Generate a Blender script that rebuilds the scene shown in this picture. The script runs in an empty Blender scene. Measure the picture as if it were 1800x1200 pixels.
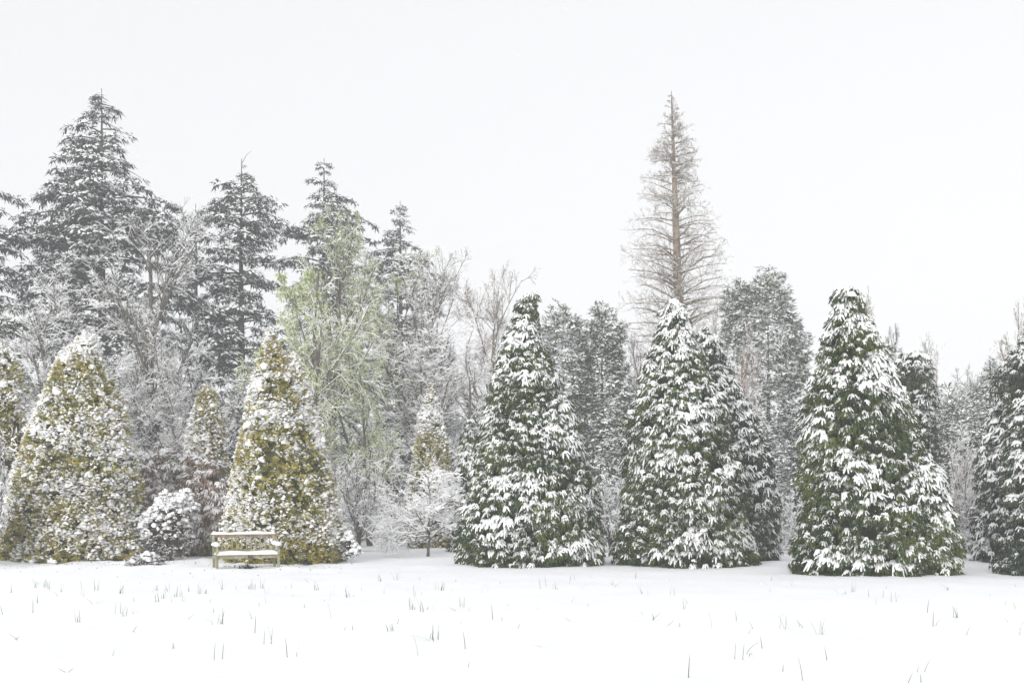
import bpy, math, random
import numpy as np
from math import radians as R, pi

# ------------------------------------------------------------------ camera
SC = bpy.context.scene
FOC = 1750.0            # focal length in pixels of the 1800 px wide photograph
HOR = 893.0             # horizon row
CAMZ = 1.62
cam_d = bpy.data.cameras.new('camera')
cam_d.sensor_width = 36.0
cam_d.lens = 36.0 * FOC / 1800.0
cam_d.shift_y = (HOR - 600.0) / 1800.0
cam_d.clip_end = 1500
cam_d.clip_start = 0.1
cam = bpy.data.objects.new('camera', cam_d)
cam.location = (0, 0, CAMZ)
cam.rotation_euler = (R(90), 0, 0)
SC.collection.objects.link(cam)
SC.camera = cam

# ------------------------------------------------------------------ sky, sun, exposure
SUN_EL, SUN_AZ = R(16), R(205)
W = bpy.data.worlds.new('World')
SC.world = W
W.use_nodes = True
nt = W.node_tree
nt.nodes.clear()
out = nt.nodes.new('ShaderNodeOutputWorld')
sky = nt.nodes.new('ShaderNodeTexSky')
sky.sky_type = 'NISHITA'
sky.sun_disc = False
sky.sun_elevation = SUN_EL
sky.sun_rotation = SUN_AZ
sky.dust_density = 6.0
b1 = nt.nodes.new('ShaderNodeBackground'); b1.inputs[1].default_value = 0.05
hsv = nt.nodes.new('ShaderNodeHueSaturation'); hsv.inputs['Saturation'].default_value = 0.12
nt.links.new(sky.outputs[0], hsv.inputs['Color'])
nt.links.new(hsv.outputs[0], b1.inputs[0])
b2 = nt.nodes.new('ShaderNodeBackground')            # the even snow cloud
b2.inputs[0].default_value = (0.982, 0.984, 1.0, 1)
b2.inputs[1].default_value = 0.66
ad = nt.nodes.new('ShaderNodeAddShader')
nt.links.new(b1.outputs[0], ad.inputs[0]); nt.links.new(b2.outputs[0], ad.inputs[1])
nt.links.new(ad.outputs[0], out.inputs['Surface'])

sun_d = bpy.data.lights.new('sun', 'SUN')
sun_d.energy = 1.5
sun_d.angle = R(55)
sun_d.color = (1.0, 0.985, 0.95)
sun = bpy.data.objects.new('sun', sun_d)
sun.rotation_euler = (R(90) - SUN_EL, 0, R(180) - SUN_AZ)
sun.location = (0, 0, 60)
SC.collection.objects.link(sun)

vs = SC.view_settings
SC.display_settings.display_device = 'sRGB'
vs.view_transform = 'Standard'
vs.look = 'None'
vs.exposure = 0.25
vs.gamma = 1.0
vs.use_curve_mapping = False
SC.cycles.max_bounces = 7
SC.cycles.diffuse_bounces = 5
SC.cycles.volume_bounces = 2
SC.cycles.transparent_max_bounces = 8
SC.cycles.use_denoising = True

rng = np.random.default_rng(11)
random.seed(5)
COL = SC.collection

# ------------------------------------------------------------------ materials
def node_mat(name, c1, c2, rough=0.8, scale=3.0, use_tint=True, c3=None, bump=0.0, bscale=20.0, spec=0.2, detail=3):
    """two (three) natural colours of the thing mixed by noise and by the per-clump 'tint' attribute"""
    m = bpy.data.materials.new(name)
    m.use_nodes = True
    t = m.node_tree
    bs = t.nodes['Principled BSDF']
    bs.inputs['Roughness'].default_value = rough
    bs.inputs['Specular IOR Level'].default_value = spec
    tc = t.nodes.new('ShaderNodeTexCoord')
    nz = t.nodes.new('ShaderNodeTexNoise')
    nz.inputs['Scale'].default_value = scale
    nz.inputs['Detail'].default_value = detail
    t.links.new(tc.outputs['Object'], nz.inputs['Vector'])
    mx = t.nodes.new('ShaderNodeMix'); mx.data_type = 'RGBA'
    mx.inputs['A'].default_value = (*c1, 1); mx.inputs['B'].default_value = (*c2, 1)
    rp = t.nodes.new('ShaderNodeMapRange')
    rp.inputs[1].default_value = 0.36; rp.inputs[2].default_value = 0.64
    if use_tint:
        at = t.nodes.new('ShaderNodeAttribute'); at.attribute_name = 'tint'
        mm = t.nodes.new('ShaderNodeMath'); mm.operation = 'MULTIPLY_ADD'
        mm.inputs[1].default_value = 0.5
        t.links.new(at.outputs['Fac'], mm.inputs[0])
        hh = t.nodes.new('ShaderNodeMath'); hh.operation = 'MULTIPLY'; hh.inputs[1].default_value = 0.5
        t.links.new(nz.outputs[0], hh.inputs[0])
        t.links.new(hh.outputs[0], mm.inputs[2])
        t.links.new(mm.outputs[0], rp.inputs[0])
    else:
        t.links.new(nz.outputs[0], rp.inputs[0])
    t.links.new(rp.outputs[0], mx.inputs['Factor'])
    res = mx.outputs['Result']
    if c3:
        n2 = t.nodes.new('ShaderNodeTexNoise'); n2.inputs['Scale'].default_value = scale * 0.28
        t.links.new(tc.outputs['Object'], n2.inputs['Vector'])
        r2 = t.nodes.new('ShaderNodeMapRange'); r2.inputs[1].default_value = 0.5; r2.inputs[2].default_value = 0.68
        t.links.new(n2.outputs[0], r2.inputs[0])
        m2 = t.nodes.new('ShaderNodeMix'); m2.data_type = 'RGBA'
        m2.inputs['B'].default_value = (*c3, 1)
        t.links.new(res, m2.inputs['A']); t.links.new(r2.outputs[0], m2.inputs['Factor'])
        res = m2.outputs['Result']
    t.links.new(res, bs.inputs['Base Color'])
    if bump:
        n3 = t.nodes.new('ShaderNodeTexNoise'); n3.inputs['Scale'].default_value = bscale
        n3.inputs['Detail'].default_value = 5
        t.links.new(tc.outputs['Object'], n3.inputs['Vector'])
        bp = t.nodes.new('ShaderNodeBump'); bp.inputs['Strength'].default_value = bump
        bp.inputs['Distance'].default_value = 0.03
        t.links.new(n3.outputs[0], bp.inputs['Height'])
        t.links.new(bp.outputs[0], bs.inputs['Normal'])
    return m

M_SNOW = node_mat('snow', (0.92, 0.92, 0.92), (0.89, 0.895, 0.905), 0.75, 4, False, bump=0.25, bscale=30, spec=0.1)
M_GROUND = node_mat('ground_snow', (0.91, 0.92, 0.935), (0.88, 0.895, 0.925), 0.8, 0.6, False, bump=0.7, bscale=3.2, spec=0.08, detail=6)
M_PATH = node_mat('path_snow', (0.62, 0.63, 0.64), (0.78, 0.79, 0.80), 0.85, 2.0, False, bump=0.3, bscale=14)
M_GREEN = node_mat('cypress_green', (0.022, 0.042, 0.016), (0.07, 0.10, 0.028), 0.7, 2.2, c3=(0.10, 0.13, 0.035))
M_GREEN_BLUE = node_mat('cypress_blue_green', (0.022, 0.038, 0.026), (0.055, 0.078, 0.045), 0.7, 2.2, c3=(0.06, 0.085, 0.04))
M_GOLD = node_mat('thuja_gold', (0.15, 0.155, 0.035), (0.52, 0.46, 0.13), 0.7, 2.0, c3=(0.48, 0.40, 0.12))
M_GOLD_SHADE = node_mat('thuja_inner_shade', (0.05, 0.055, 0.016), (0.12, 0.115, 0.03), 0.8, 3.0, False)  # golden foliage darkened, painting the shade inside the crown
M_GREEN_SHADE = node_mat('cypress_inner_shade', (0.014, 0.022, 0.010), (0.03, 0.04, 0.016), 0.8, 3.0, False)  # darker cypress green with the crown's inner shade put into the colour
M_FIR = node_mat('fir_needles', (0.030, 0.052, 0.045), (0.07, 0.10, 0.08), 0.75, 0.8)
M_EVER = node_mat('evergreen_leaves', (0.038, 0.066, 0.036), (0.10, 0.135, 0.065), 0.7, 0.6, c3=(0.14, 0.14, 0.07))
M_BARK = node_mat('bark', (0.085, 0.078, 0.064), (0.17, 0.155, 0.13), 0.9, 5, False, bump=0.6, bscale=25)
M_BARK_BROWN = node_mat('bark_brown', (0.15, 0.12, 0.088), (0.27, 0.22, 0.165), 0.9, 3, False, bump=0.6, bscale=18)
M_BARK_RED = node_mat('bark_red', (0.15, 0.105, 0.085), (0.27, 0.20, 0.165), 0.9, 3, False)
M_SPRING = node_mat('spring_leaves', (0.36, 0.42, 0.16), (0.54, 0.60, 0.28), 0.7, 1.0)
M_RUSSET = node_mat('russet_leaves', (0.26, 0.17, 0.13), (0.48, 0.36, 0.29), 0.8, 3.0, c3=(0.16, 0.15, 0.06))
M_PURPLE = node_mat('purple_leaves', (0.045, 0.035, 0.035), (0.11, 0.075, 0.07), 0.8, 3.0)
M_BLADE = node_mat('daffodil_blade', (0.09, 0.13, 0.085), (0.24, 0.29, 0.17), 0.6, 8)
M_BENCH = node_mat('weathered_wood', (0.21, 0.20, 0.135), (0.40, 0.37, 0.26), 0.85, 9, False, bump=0.5, bscale=60, c3=(0.24, 0.25, 0.14))
M_BENCH_DARK = node_mat('wet_wood', (0.17, 0.12, 0.075), (0.30, 0.22, 0.15), 0.8, 9, False, bump=0.5, bscale=60)
M_PLAQUE = node_mat('plaque_metal', (0.06, 0.05, 0.05), (0.12, 0.09, 0.08), 0.45, 20, False, spec=0.5)
M_FENCE = node_mat('fence_wood', (0.36, 0.28, 0.10), (0.46, 0.38, 0.18), 0.85, 9, False)
M_DIRT = node_mat('leaf_litter', (0.14, 0.09, 0.06), (0.26, 0.20, 0.16), 0.9, 9)

# ------------------------------------------------------------------ mesh helpers
class Geo:
    def __init__(s):
        s.V = []; s.T = []; s.M = []; s.C = []; s.n = 0
    def add(s, V, T, mi=0, tint=None):
        V = np.asarray(V, np.float32).reshape(-1, 3); T = np.asarray(T, np.int32).reshape(-1, 3)
        if len(T) == 0: return
        s.V.append(V); s.T.append(T + s.n)
        s.M.append(np.full(len(T), mi, np.int32) if np.isscalar(mi) else np.asarray(mi, np.int32))
        s.C.append(np.full(len(V), 0.5, np.float32) if tint is None else np.asarray(tint, np.float32))
        s.n += len(V)
    def arr(s):
        return np.concatenate(s.V), np.concatenate(s.T)
    def mesh(s, name, mats, smooth=True):
        V = np.concatenate(s.V); T = np.concatenate(s.T); M = np.concatenate(s.M); C = np.concatenate(s.C)
        me = bpy.data.meshes.new(name)
        me.vertices.add(len(V)); me.vertices.foreach_set('co', V.ravel())
        me.loops.add(T.size); me.loops.foreach_set('vertex_index', T.ravel())
        me.polygons.add(len(T)); me.polygons.foreach_set('loop_start', np.arange(0, T.size, 3, dtype=np.int32))
        me.polygons.foreach_set('material_index', M)
        me.polygons.foreach_set('use_smooth', np.full(len(T), smooth, bool))
        a = me.attributes.new('tint', 'FLOAT', 'POINT'); a.data.foreach_set('value', C)
        for m in mats: me.materials.append(m)
        me.update()
        return me
    def build(s, name, mats, parent=None, smooth=True):
        if not isinstance(mats, (list, tuple)): mats = [mats]
        o = bpy.data.objects.new(name, s.mesh(name, mats, smooth))
        COL.objects.link(o)
        if parent is not None: o.parent = parent
        return o

def thing(name, label, cat, loc, group=None, rz=0.0):
    o = bpy.data.objects.new(name, None)
    o.empty_display_size = 0.3
    COL.objects.link(o)
    o.location = loc; o.rotation_euler = (0, 0, rz)
    o['label'] = label; o['category'] = cat
    if group: o['group'] = group
    return o

def tag(o, label=None, cat=None, group=None, kind=None):
    if label: o['label'] = label
    if cat: o['category'] = cat
    if group: o['group'] = group
    if kind: o['kind'] = kind
    return o

def nrm(v):
    return v / np.maximum(np.linalg.norm(v, axis=-1, keepdims=True), 1e-9)

def frames(d, roll=None):
    """rotation matrices whose X axis is d (N,3), Z as upright as can be"""
    d = nrm(d)
    up = np.tile(np.array([0, 0, 1.0]), (len(d), 1))
    y = np.cross(up, d); bad = np.linalg.norm(y, axis=1) < 1e-3
    y[bad] = (0, 1, 0)
    y = nrm(y); z = np.cross(d, y)
    if roll is not None:
        c, s_ = np.cos(roll)[:, None], np.sin(roll)[:, None]
        y, z = y * c + z * s_, z * c - y * s_
    return np.stack([d, y, z], axis=2)

def scatter(geo, protos, Rm, O, S, rg, mi=0, choice=None):
    """copies of the prototypes (V,T) at O with frames Rm and scales S (N,) or (N,3)"""
    N = len(O)
    if N == 0: return
    if choice is None: choice = rg.integers(0, len(protos), N)
    S = np.asarray(S, float)
    if S.ndim == 1: S = np.repeat(S[:, None], 3, 1)
    M = Rm * S[:, None, :]
    tint = rg.random(N)
    for k, (Vp, Tp) in enumerate(protos):
        idx = np.where(choice == k)[0]
        if len(idx) == 0 or len(Tp) == 0: continue
        V = np.einsum('nij,vj->nvi', M[idx], Vp) + O[idx][:, None, :]
        T = Tp[None] + (np.arange(len(idx)) * len(Vp))[:, None, None]
        geo.add(V, T, mi, np.repeat(tint[idx], len(Vp)))

class SNoise:
    """cheap smooth noise: a sum of sine waves, about -1..1"""
    def __init__(s, seed, n=10, f0=1.0, f1=3.0):
        r = np.random.default_rng(seed)
        k = r.normal(size=(n, 3)); k = nrm(k) * r.uniform(f0, f1, (n, 1))
        s.k = k; s.p = r.uniform(0, 2 * pi, n); s.n = n
    def __call__(s, P):
        return np.sin(np.asarray(P) @ s.k.T + s.p).sum(-1) / math.sqrt(s.n / 1.2)

# ------------------------------------------------------------------ ground
gn1 = SNoise(1, 12, 0.25, 0.8); gn2 = SNoise(2, 14, 1.5, 4.0); gn3 = SNoise(3, 14, 5.0, 11.0)
def gz(x, y):
    x = np.asarray(x, float); y = np.asarray(y, float)
    P = np.stack([x, y, 0 * x], -1)
    z = 0.045 * gn1(P) + 0.014 * gn2(P)
    band = np.exp(-((y - 28.5) / 2.6) ** 2) * (1 / (1 + np.exp((x + 4.5) * 1.2)))
    z = z + band * (0.05 + 0.035 * gn2(P) + 0.028 * gn3(P))
    z = z + 0.010 * gn3(P) * np.clip((y - 8) / 14, 0, 1) * (y < 60)
    return z
def gz1(x, y): return float(gz(np.array([x]), np.array([y]))[0])

def PX(px, Y): return (px - 900.0) / FOC * Y
def PZ(py, Y): return CAMZ + (HOR - py) / FOC * Y
def PY(py): return CAMZ * FOC / (py - HOR)     # distance of a ground point seen at row py

def ground():
    ys = np.concatenate([np.linspace(-12, 4, 12, endpoint=False), np.linspace(4, 45, 150, endpoint=False),
                         np.linspace(45, 80, 24, endpoint=False), np.linspace(80, 420, 30)])
    xs = np.concatenate([np.linspace(-300, -30, 14, endpoint=False), np.linspace(-30, 30, 190, endpoint=False), np.linspace(30, 300, 14)])
    X, Y = np.meshgrid(xs, ys)
    Z = gz(X.ravel(), Y.ravel())
    V = np.stack([X.ravel(), Y.ravel(), Z], 1)
    nx, ny = len(xs), len(ys)
    i = (np.arange(ny - 1)[:, None] * nx + np.arange(nx - 1)[None]).ravel()
    T = np.concatenate([np.stack([i, i + 1, i + nx + 1], 1), np.stack([i, i + nx + 1, i + nx], 1)])
    g = Geo(); g.add(V, T)
    tag(g.build('ground', M_GROUND), kind='structure', label='flat snow-covered lawn')
ground()

def path():
    ys = np.linspace(0, 1, 5); xs = np.linspace(2.0, 19.0, 90)
    X, T_ = np.meshgrid(xs, ys)
    y0 = 37.5 - 0.12 * (X - 3) + T_ * 1.5
    z = gz(X.ravel(), y0.ravel()) + 0.02
    V = np.stack([X.ravel(), y0.ravel(), z], 1)
    nx, ny = len(xs), len(ys)
    i = (np.arange(ny - 1)[:, None] * nx + np.arange(nx - 1)[None]).ravel()
    T = np.concatenate([np.stack([i, i + 1, i + nx + 1], 1), np.stack([i, i + nx + 1, i + nx], 1)])
    g = Geo(); g.add(V, T)
    tag(g.build('path', M_PATH), kind='structure', label='trodden grey path crossing behind the front trees')
path()

# ------------------------------------------------------------------ clump prototypes
def blob(r, rg, rad=0.1, h=0.07, seg=6, off=(0, 0, 0), lump=0.2, sx=1.0, sy=1.0, rings=2):
    """a lumpy snow pillow resting on foliage"""
    rr = [(1.0, -0.3), (0.80, 0.62)][:rings]
    if rings == 1: rr = [(1.0, -0.1)]
    V = []
    for k, (q, z) in enumerate(rr):
        for j in range(seg):
            a = 2 * pi * (j + 0.5 * (k % 2)) / seg
            w = 1 + lump * rg.uniform(-1, 1)
            V.append((off[0] + rad * sx * q * w * math.cos(a), off[1] + rad * sy * q * w * math.sin(a), off[2] + h * z * (1 + lump * rg.uniform(-1, 1))))
    V.append((off[0], off[1], off[2] + h)); top = len(V) - 1
    T = []
    for k in range(rings - 1):
        for j in range(seg):
            a, b = k * seg + j, k * seg + (j + 1) % seg; c, d = a + seg, b + seg
            T += [(a, b, d), (a, d, c)]
    for j in range(seg):
        T.append(((rings - 1) * seg + j, (rings - 1) * seg + (j + 1) % seg, top))
    return np.array(V), np.array(T)

def cushion(rg):
    g = Geo()
    for i in range(5):
        a = rg.uniform(0, 2 * pi); q = rg.uniform(.02, .12) if i else 0
        r_ = rg.uniform(.05, .10)
        g.add(*blob(0, rg, r_, r_ * rg.uniform(.75, 1.1), 6, (math.cos(a) * q * .7, math.sin(a) * q * 1.2, -q * .5), .2))
    return g.arr()

def leaflet(p, d, L, w, side=None):
    d = np.asarray(d, float); d = d / np.linalg.norm(d)
    if side is None:
        side = np.cross(d, (0, 0, 1)); side = side / max(np.linalg.norm(side), 1e-6)
    p = np.asarray(p, float)
    return np.array([p - side * w * .5, p + side * w * .5, p + d * L])

def proto_drape(rg, nf=6, leafy=2, snowy=1.0, cen=True):
    """drooping hand-like spray of a cypress: returns foliage (V,T) and snow (V,T)"""
    F = Geo(); S = Geo()
    for i in range(nf):
        phi = R(-85 + 170 * (i + 0.5) / nf + rg.uniform(-14, 14))
        L = rg.uniform(.17, .31) * (0.75 + 0.35 * math.cos(phi)); dr = rg.uniform(.10, .24)
        h = np.array([math.cos(phi), math.sin(phi), 0]); sd = np.array([-math.sin(phi), math.cos(phi), 0])
        def P(t): return h * L * (t - 0.22 * t * t) + np.array([0, 0, .05 * math.sin(pi * t) - dr * t * t])
        def D(t): return P(min(t + .05, 1.05)) - P(t - .05)
        for j in range(leafy):
            t = (j + 0.6) / leafy * 1.02
            for sg in (-1, 1):
                d = nrm(D(t)) * 0.8 + sd * sg * rg.uniform(.35, .8) + np.array([0, 0, -rg.uniform(.1, .7)])
                v = leaflet(P(t), d, rg.uniform(.08, .14), rg.uniform(.032, .05))
                F.add(v, [(0, 1, 2)])
        v = leaflet(P(.9), nrm(D(1.0)) + np.array([0, 0, -.25]), .10, .03); F.add(v, [(0, 1, 2)])
        for j in range(2):
            t = rg.uniform(.1, .9)
            v = leaflet(P(t) + (0, 0, -.01), (h[0] * .3 + rg.uniform(-.4, .4), h[1] * .3 + rg.uniform(-.4, .4), -1), rg.uniform(.10, .17), .05, sd)
            F.add(v, [(0, 1, 2)])
        te = rg.uniform(.62, 1.0) * snowy
        ts = np.linspace(0.0, te, 3); ww = rg.uniform(.022, .040)
        V = []
        for q, t in enumerate(ts):
            w = ww * (0.85, 1.15, 0.45)[q] * rg.uniform(.85, 1.15)
            p = P(t)
            V += [p - sd * w + (0, 0, .002), p + (0, 0, .014 + w * .95), p + sd * w + (0, 0, .002)]
        T = []
        for q in range(2):
            a = q * 3
            T += [(a, a + 3, a + 4), (a, a + 4, a + 1), (a + 1, a + 4, a + 5), (a + 1, a + 5, a + 2)]
        S.add(V, T)
    if cen:
        S.add(*blob(0, rg, rg.uniform(.07, .10), rg.uniform(.045, .065), 7, (.05, 0, .03), .2, 1, 1, 1))
    return F.arr(), S.arr()

def proto_puff(rg, nl=19, nb=4):
    """upright scaly tips of a golden thuja with small snow pillows"""
    F = Geo(); S = Geo()
    for i in range(nl):
        a = rg.uniform(-1.35, 1.35); e = rg.uniform(-.9, .75)
        d = np.array([math.cos(a) * math.cos(e), math.sin(a) * math.cos(e), math.sin(e)])
        p = d * rg.uniform(.015, .07); side = np.cross(d, rg.normal(size=3)); side /= np.linalg.norm(side)
        F.add(leaflet(p, d, rg.uniform(.07, .13), rg.uniform(.035, .058), side), [(0, 1, 2)])
    for i in range(nb):
        a = rg.uniform(-1.4, 1.4); q = rg.uniform(.02, .14)
        r_ = rg.uniform(.026, .068)
        S.add(*blob(0, rg, r_, r_ * rg.uniform(.8, 1.2), 5, (math.cos(a) * q + .02, math.sin(a) * q, rg.uniform(-.07, .10)), .28, rg.uniform(.8, 1.2), rg.uniform(.8, 1.3), 1))
    return F.arr(), S.arr()

def proto_tuft(rg, nl=14, ns=5, hang=0.5):
    """shaggy fir / broadleaf tuft about 1 m across (scaled down where needed)"""
    F = Geo(); S = Geo()
    for i in range(nl):
        a = rg.uniform(-2.0, 2.0); q = rg.uniform(0, .42)
        p = np.array([math.cos(a) * q, math.sin(a) * q, rg.uniform(-.08, .08)])
        d = np.array([math.cos(a), math.sin(a), -rg.uniform(0, 2) * hang + .1])
        side = np.cross(d, (0, 0, 1)) + rg.normal(size=3) * .35; side /= np.linalg.norm(side)
        F.add(leaflet(p, d, rg.uniform(.22, .42), rg.uniform(.07, .14), side), [(0, 1, 2)])
    for i in range(ns):
        a = rg.uniform(-2.0, 2.0); q = rg.uniform(0, .3)
        d = np.array([math.cos(a), math.sin(a), -.25]); d /= np.linalg.norm(d); sd = np.array([-d[1], d[0], 0])
        p = np.array([math.cos(a) * q, math.sin(a) * q, .06]); L = rg.uniform(.2, .38); w = rg.uniform(.055, .10)
        V = [p, p + d * L * .5 - sd * w * 1.1, p + d * L * .45 + (0, 0, .075), p + d * L * .5 + sd * w * 1.1, p + d * L]
        S.add(V, [(0, 1, 2), (0, 2, 3), (1, 4, 2), (2, 4, 3)])
    return F.arr(), S.arr()

DRAPE = [proto_drape(rng) for _ in range(9)]
PUFF = [proto_puff(rng) for _ in range(9)]
PILLOW = [cushion(rng) for _ in range(8)]
FIRT = [proto_tuft(rng, 11, 3, .75) for _ in range(8)]
LEAFT = [proto_tuft(rng, 10, 5, .25) for _ in range(8)]

# ------------------------------------------------------------------ cone-shaped garden conifers
def lobe(Y, prof, top_off=0.0, squash=1.0):
    """prof rows: (py, left px, right px) read down the tree"""
    p = np.array(sorted(prof, key=lambda r: -r[0]), float)
    z = PZ(p[:, 0], Y); xl = PX(p[:, 1], Y); xr = PX(p[:, 2], Y)
    return dict(Y=Y, z=z, xc=(xl + xr) / 2, a=(xr - xl) / 2, sq=squash)

def garden_conifer(name, label, lobes, kind, n, seed, snow=1.0, scale=1.0, group=None, protos=None, pillows=0, bare=None):
    rg = np.random.default_rng(seed)
    L0 = lobes[0]
    bx = float(np.interp(0, L0['z'], L0['xc'])); by = L0['Y']; bz = gz1(bx, by)
    root = thing(name, label, 'conifer', (bx, by, bz), group)
    base = np.array([bx, by, bz])
    gold = kind == 'gold'
    mat = {'gold': M_GOLD, 'green': M_GREEN, 'blue': M_GREEN_BLUE}[kind]
    FG = Geo(); SG = Geo()
    bump = SNoise(seed + 100, 12, 1.2, 3.2); patch = SNoise(seed + 200, 14, 1.6, 4.5)
    tot = sum(np.trapz(l['a'], l['z']) for l in lobes)
    protos = protos or (PUFF if gold else DRAPE)
    for li, l in enumerate(lobes):
        area = np.trapz(l['a'], l['z']); nn = int(n * area / tot)
        zz = np.linspace(max(l['z'][0], 0.05), l['z'][-1], 200)
        aa = np.interp(zz, l['z'], l['a'])
        cdf = np.cumsum(aa + 0.12); cdf /= cdf[-1]
        u = rg.random(nn * 2)
        z = np.interp(u, cdf, zz)
        th = rg.uniform(0, 2 * pi, nn * 2)
        keep = (np.sin(th) < 0.2) | (rg.random(nn * 2) < 0.12)     # the far side carries fewer, the trunk hides them anyway
        z, th = z[keep][:nn], th[keep][:nn]
        a = np.interp(z, l['z'], l['a']); xc = np.interp(z, l['z'], l['xc'])
        O = np.stack([xc + a * np.cos(th), l['Y'] + a * np.sin(th) * l['sq'], z], 1)
        bb = 1 + np.clip(bump(O * np.array([1, 1, 1.3])), -1.3, 1.3) * (.07 if not gold else .04)
        dep = 1 - rg.random(len(z)) ** 1.6 * (.10 if gold else .17)
        rr = a * bb * dep - (0.13 if gold else 0.08) * scale
        rr = np.maximum(rr, 0.02)
        O[:, 0] = xc + rr * np.cos(th); O[:, 1] = l['Y'] + rr * np.sin(th) * l['sq']
        ok = np.ones(len(z), bool)
        for lj, m in enumerate(lobes):                              # drop clumps buried in the other stem's crown
            if lj == li: continue
            am = np.interp(z, m['z'], m['a'], left=0, right=0); am[z > m['z'][-1]] = 0
            q = (O[:, 0] - np.interp(z, m['z'], m['xc'])) ** 2 + ((O[:, 1] - m['Y']) / m['sq']) ** 2
            ok &= q > (am * 0.8) ** 2
        O, th, z = O[ok], th[ok], z[ok]
        N = len(O)
        yaw = th + rg.normal(0, .38, N); pit = rg.normal(-.02, .22, N) if not gold else rg.normal(.25, .3, N)
        d = np.stack([np.cos(yaw) * np.cos(pit), np.sin(yaw) * np.cos(pit), np.sin(pit)], 1)
        Rm = frames(d, rg.normal(0, .25, N))
        S = scale * (.95 if gold else .82) * rg.uniform(.7, 1.3, N)
        ch = rg.integers(0, len(protos), N)
        scatter(FG, [p[0] for p in protos], Rm, O - base, S, rg, 0, ch)
        pt = patch(O * np.array([1, 1, 1.6]))
        prob = np.clip((0.80 + .14 * pt) if gold else (0.80 + .10 * pt), 0.3, 1) * snow
        if bare is not None: prob *= bare(O, l)
        prob = prob * np.where(z < .28, .35, 1.0)                   # the skirts hang sheltered from the snow
        sel = rg.random(N) < prob
        Ss = S * np.clip((1.06 if gold else .98) + .15 * pt, .68, 1.35)
        scatter(SG, [p[1] for p in protos], Rm[sel], O[sel] - base, Ss[sel], rg, 0, ch[sel])
        if pillows:
            k = int(pillows * area / tot)
            pk = rg.choice(N, min(k, N), replace=False, p=(np.exp(1.5 * pt + 1.5 * (z / l['z'][-1])) / np.exp(1.5 * pt + 1.5 * (z / l['z'][-1])).sum()))
            sp = rg.uniform(.45, 1.3, len(pk)) * scale * (.75 + .4 * z[pk] / l['z'][-1])
            Rp = frames(np.stack([np.cos(th[pk]), np.sin(th[pk]), rg.normal(-.25, .15, len(pk))], 1), rg.normal(0, .2, len(pk)))
            scatter(SG, PILLOW, Rp, O[pk] - base + np.array([0, 0, .05]), sp, rg)
        # inner mass: a lumpy core, the crown's inner shade painted in darker foliage colours
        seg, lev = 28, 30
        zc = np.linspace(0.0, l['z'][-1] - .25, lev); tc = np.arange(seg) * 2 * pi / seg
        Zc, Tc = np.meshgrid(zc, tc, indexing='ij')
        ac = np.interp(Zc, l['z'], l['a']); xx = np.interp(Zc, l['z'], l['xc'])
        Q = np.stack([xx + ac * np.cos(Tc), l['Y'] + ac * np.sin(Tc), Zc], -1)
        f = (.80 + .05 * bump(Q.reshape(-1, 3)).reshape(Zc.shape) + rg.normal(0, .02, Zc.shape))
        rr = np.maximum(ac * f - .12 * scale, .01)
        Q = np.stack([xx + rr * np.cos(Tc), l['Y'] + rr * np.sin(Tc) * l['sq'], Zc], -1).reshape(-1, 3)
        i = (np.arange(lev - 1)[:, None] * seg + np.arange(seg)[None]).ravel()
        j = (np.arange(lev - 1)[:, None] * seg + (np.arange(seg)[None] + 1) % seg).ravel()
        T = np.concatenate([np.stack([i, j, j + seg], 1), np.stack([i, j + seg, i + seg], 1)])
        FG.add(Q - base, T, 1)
    f_o = FG.build('crown', [mat, M_GOLD_SHADE if gold else M_GREEN_SHADE], root, smooth=False)
    s_o = SG.build('snow_cover', M_SNOW, root); tag(s_o, kind='stuff')
    t = Geo(); t.add(*tube(np.array([[0, 0, -.05], [0, 0, 1.2], [0.02, 0, float(L0['z'][-1]) * .8]]), [.14 * scale, .11 * scale, .03], 8))
    t.build('trunk', M_BARK, root)
    return root

def tube(P, r, n=6):
    P = np.asarray(P, float); r = np.asarray(r, float); K = len(P)
    tg = nrm(np.gradient(P, axis=0))
    u = np.cross(tg, (0, 0, 1.0)); b = np.linalg.norm(u, axis=1) < .05; u[b] = (1, 0, 0); u = nrm(u)
    w = np.cross(u, tg)
    a = np.arange(n) * 2 * pi / n + pi / 2
    V = P[:, None] + r[:, None, None] * (np.cos(a)[None, :, None] * u[:, None] + np.sin(a)[None, :, None] * w[:, None])
    i = (np.arange(K - 1)[:, None] * n + np.arange(n)[None]).ravel(); j = (np.arange(K - 1)[:, None] * n + (np.arange(n)[None] + 1) % n).ravel()
    T = np.concatenate([np.stack([i, j, j + n], 1), np.stack([i, j + n, i + n], 1)])
    cap = [(0, k + 1, k) for k in range(1, n - 1)] + [((K - 1) * n, (K - 1) * n + k, (K - 1) * n + k + 1) for k in range(1, n - 1)]
    return V.reshape(-1, 3), np.concatenate([T, np.array(cap)])

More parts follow.
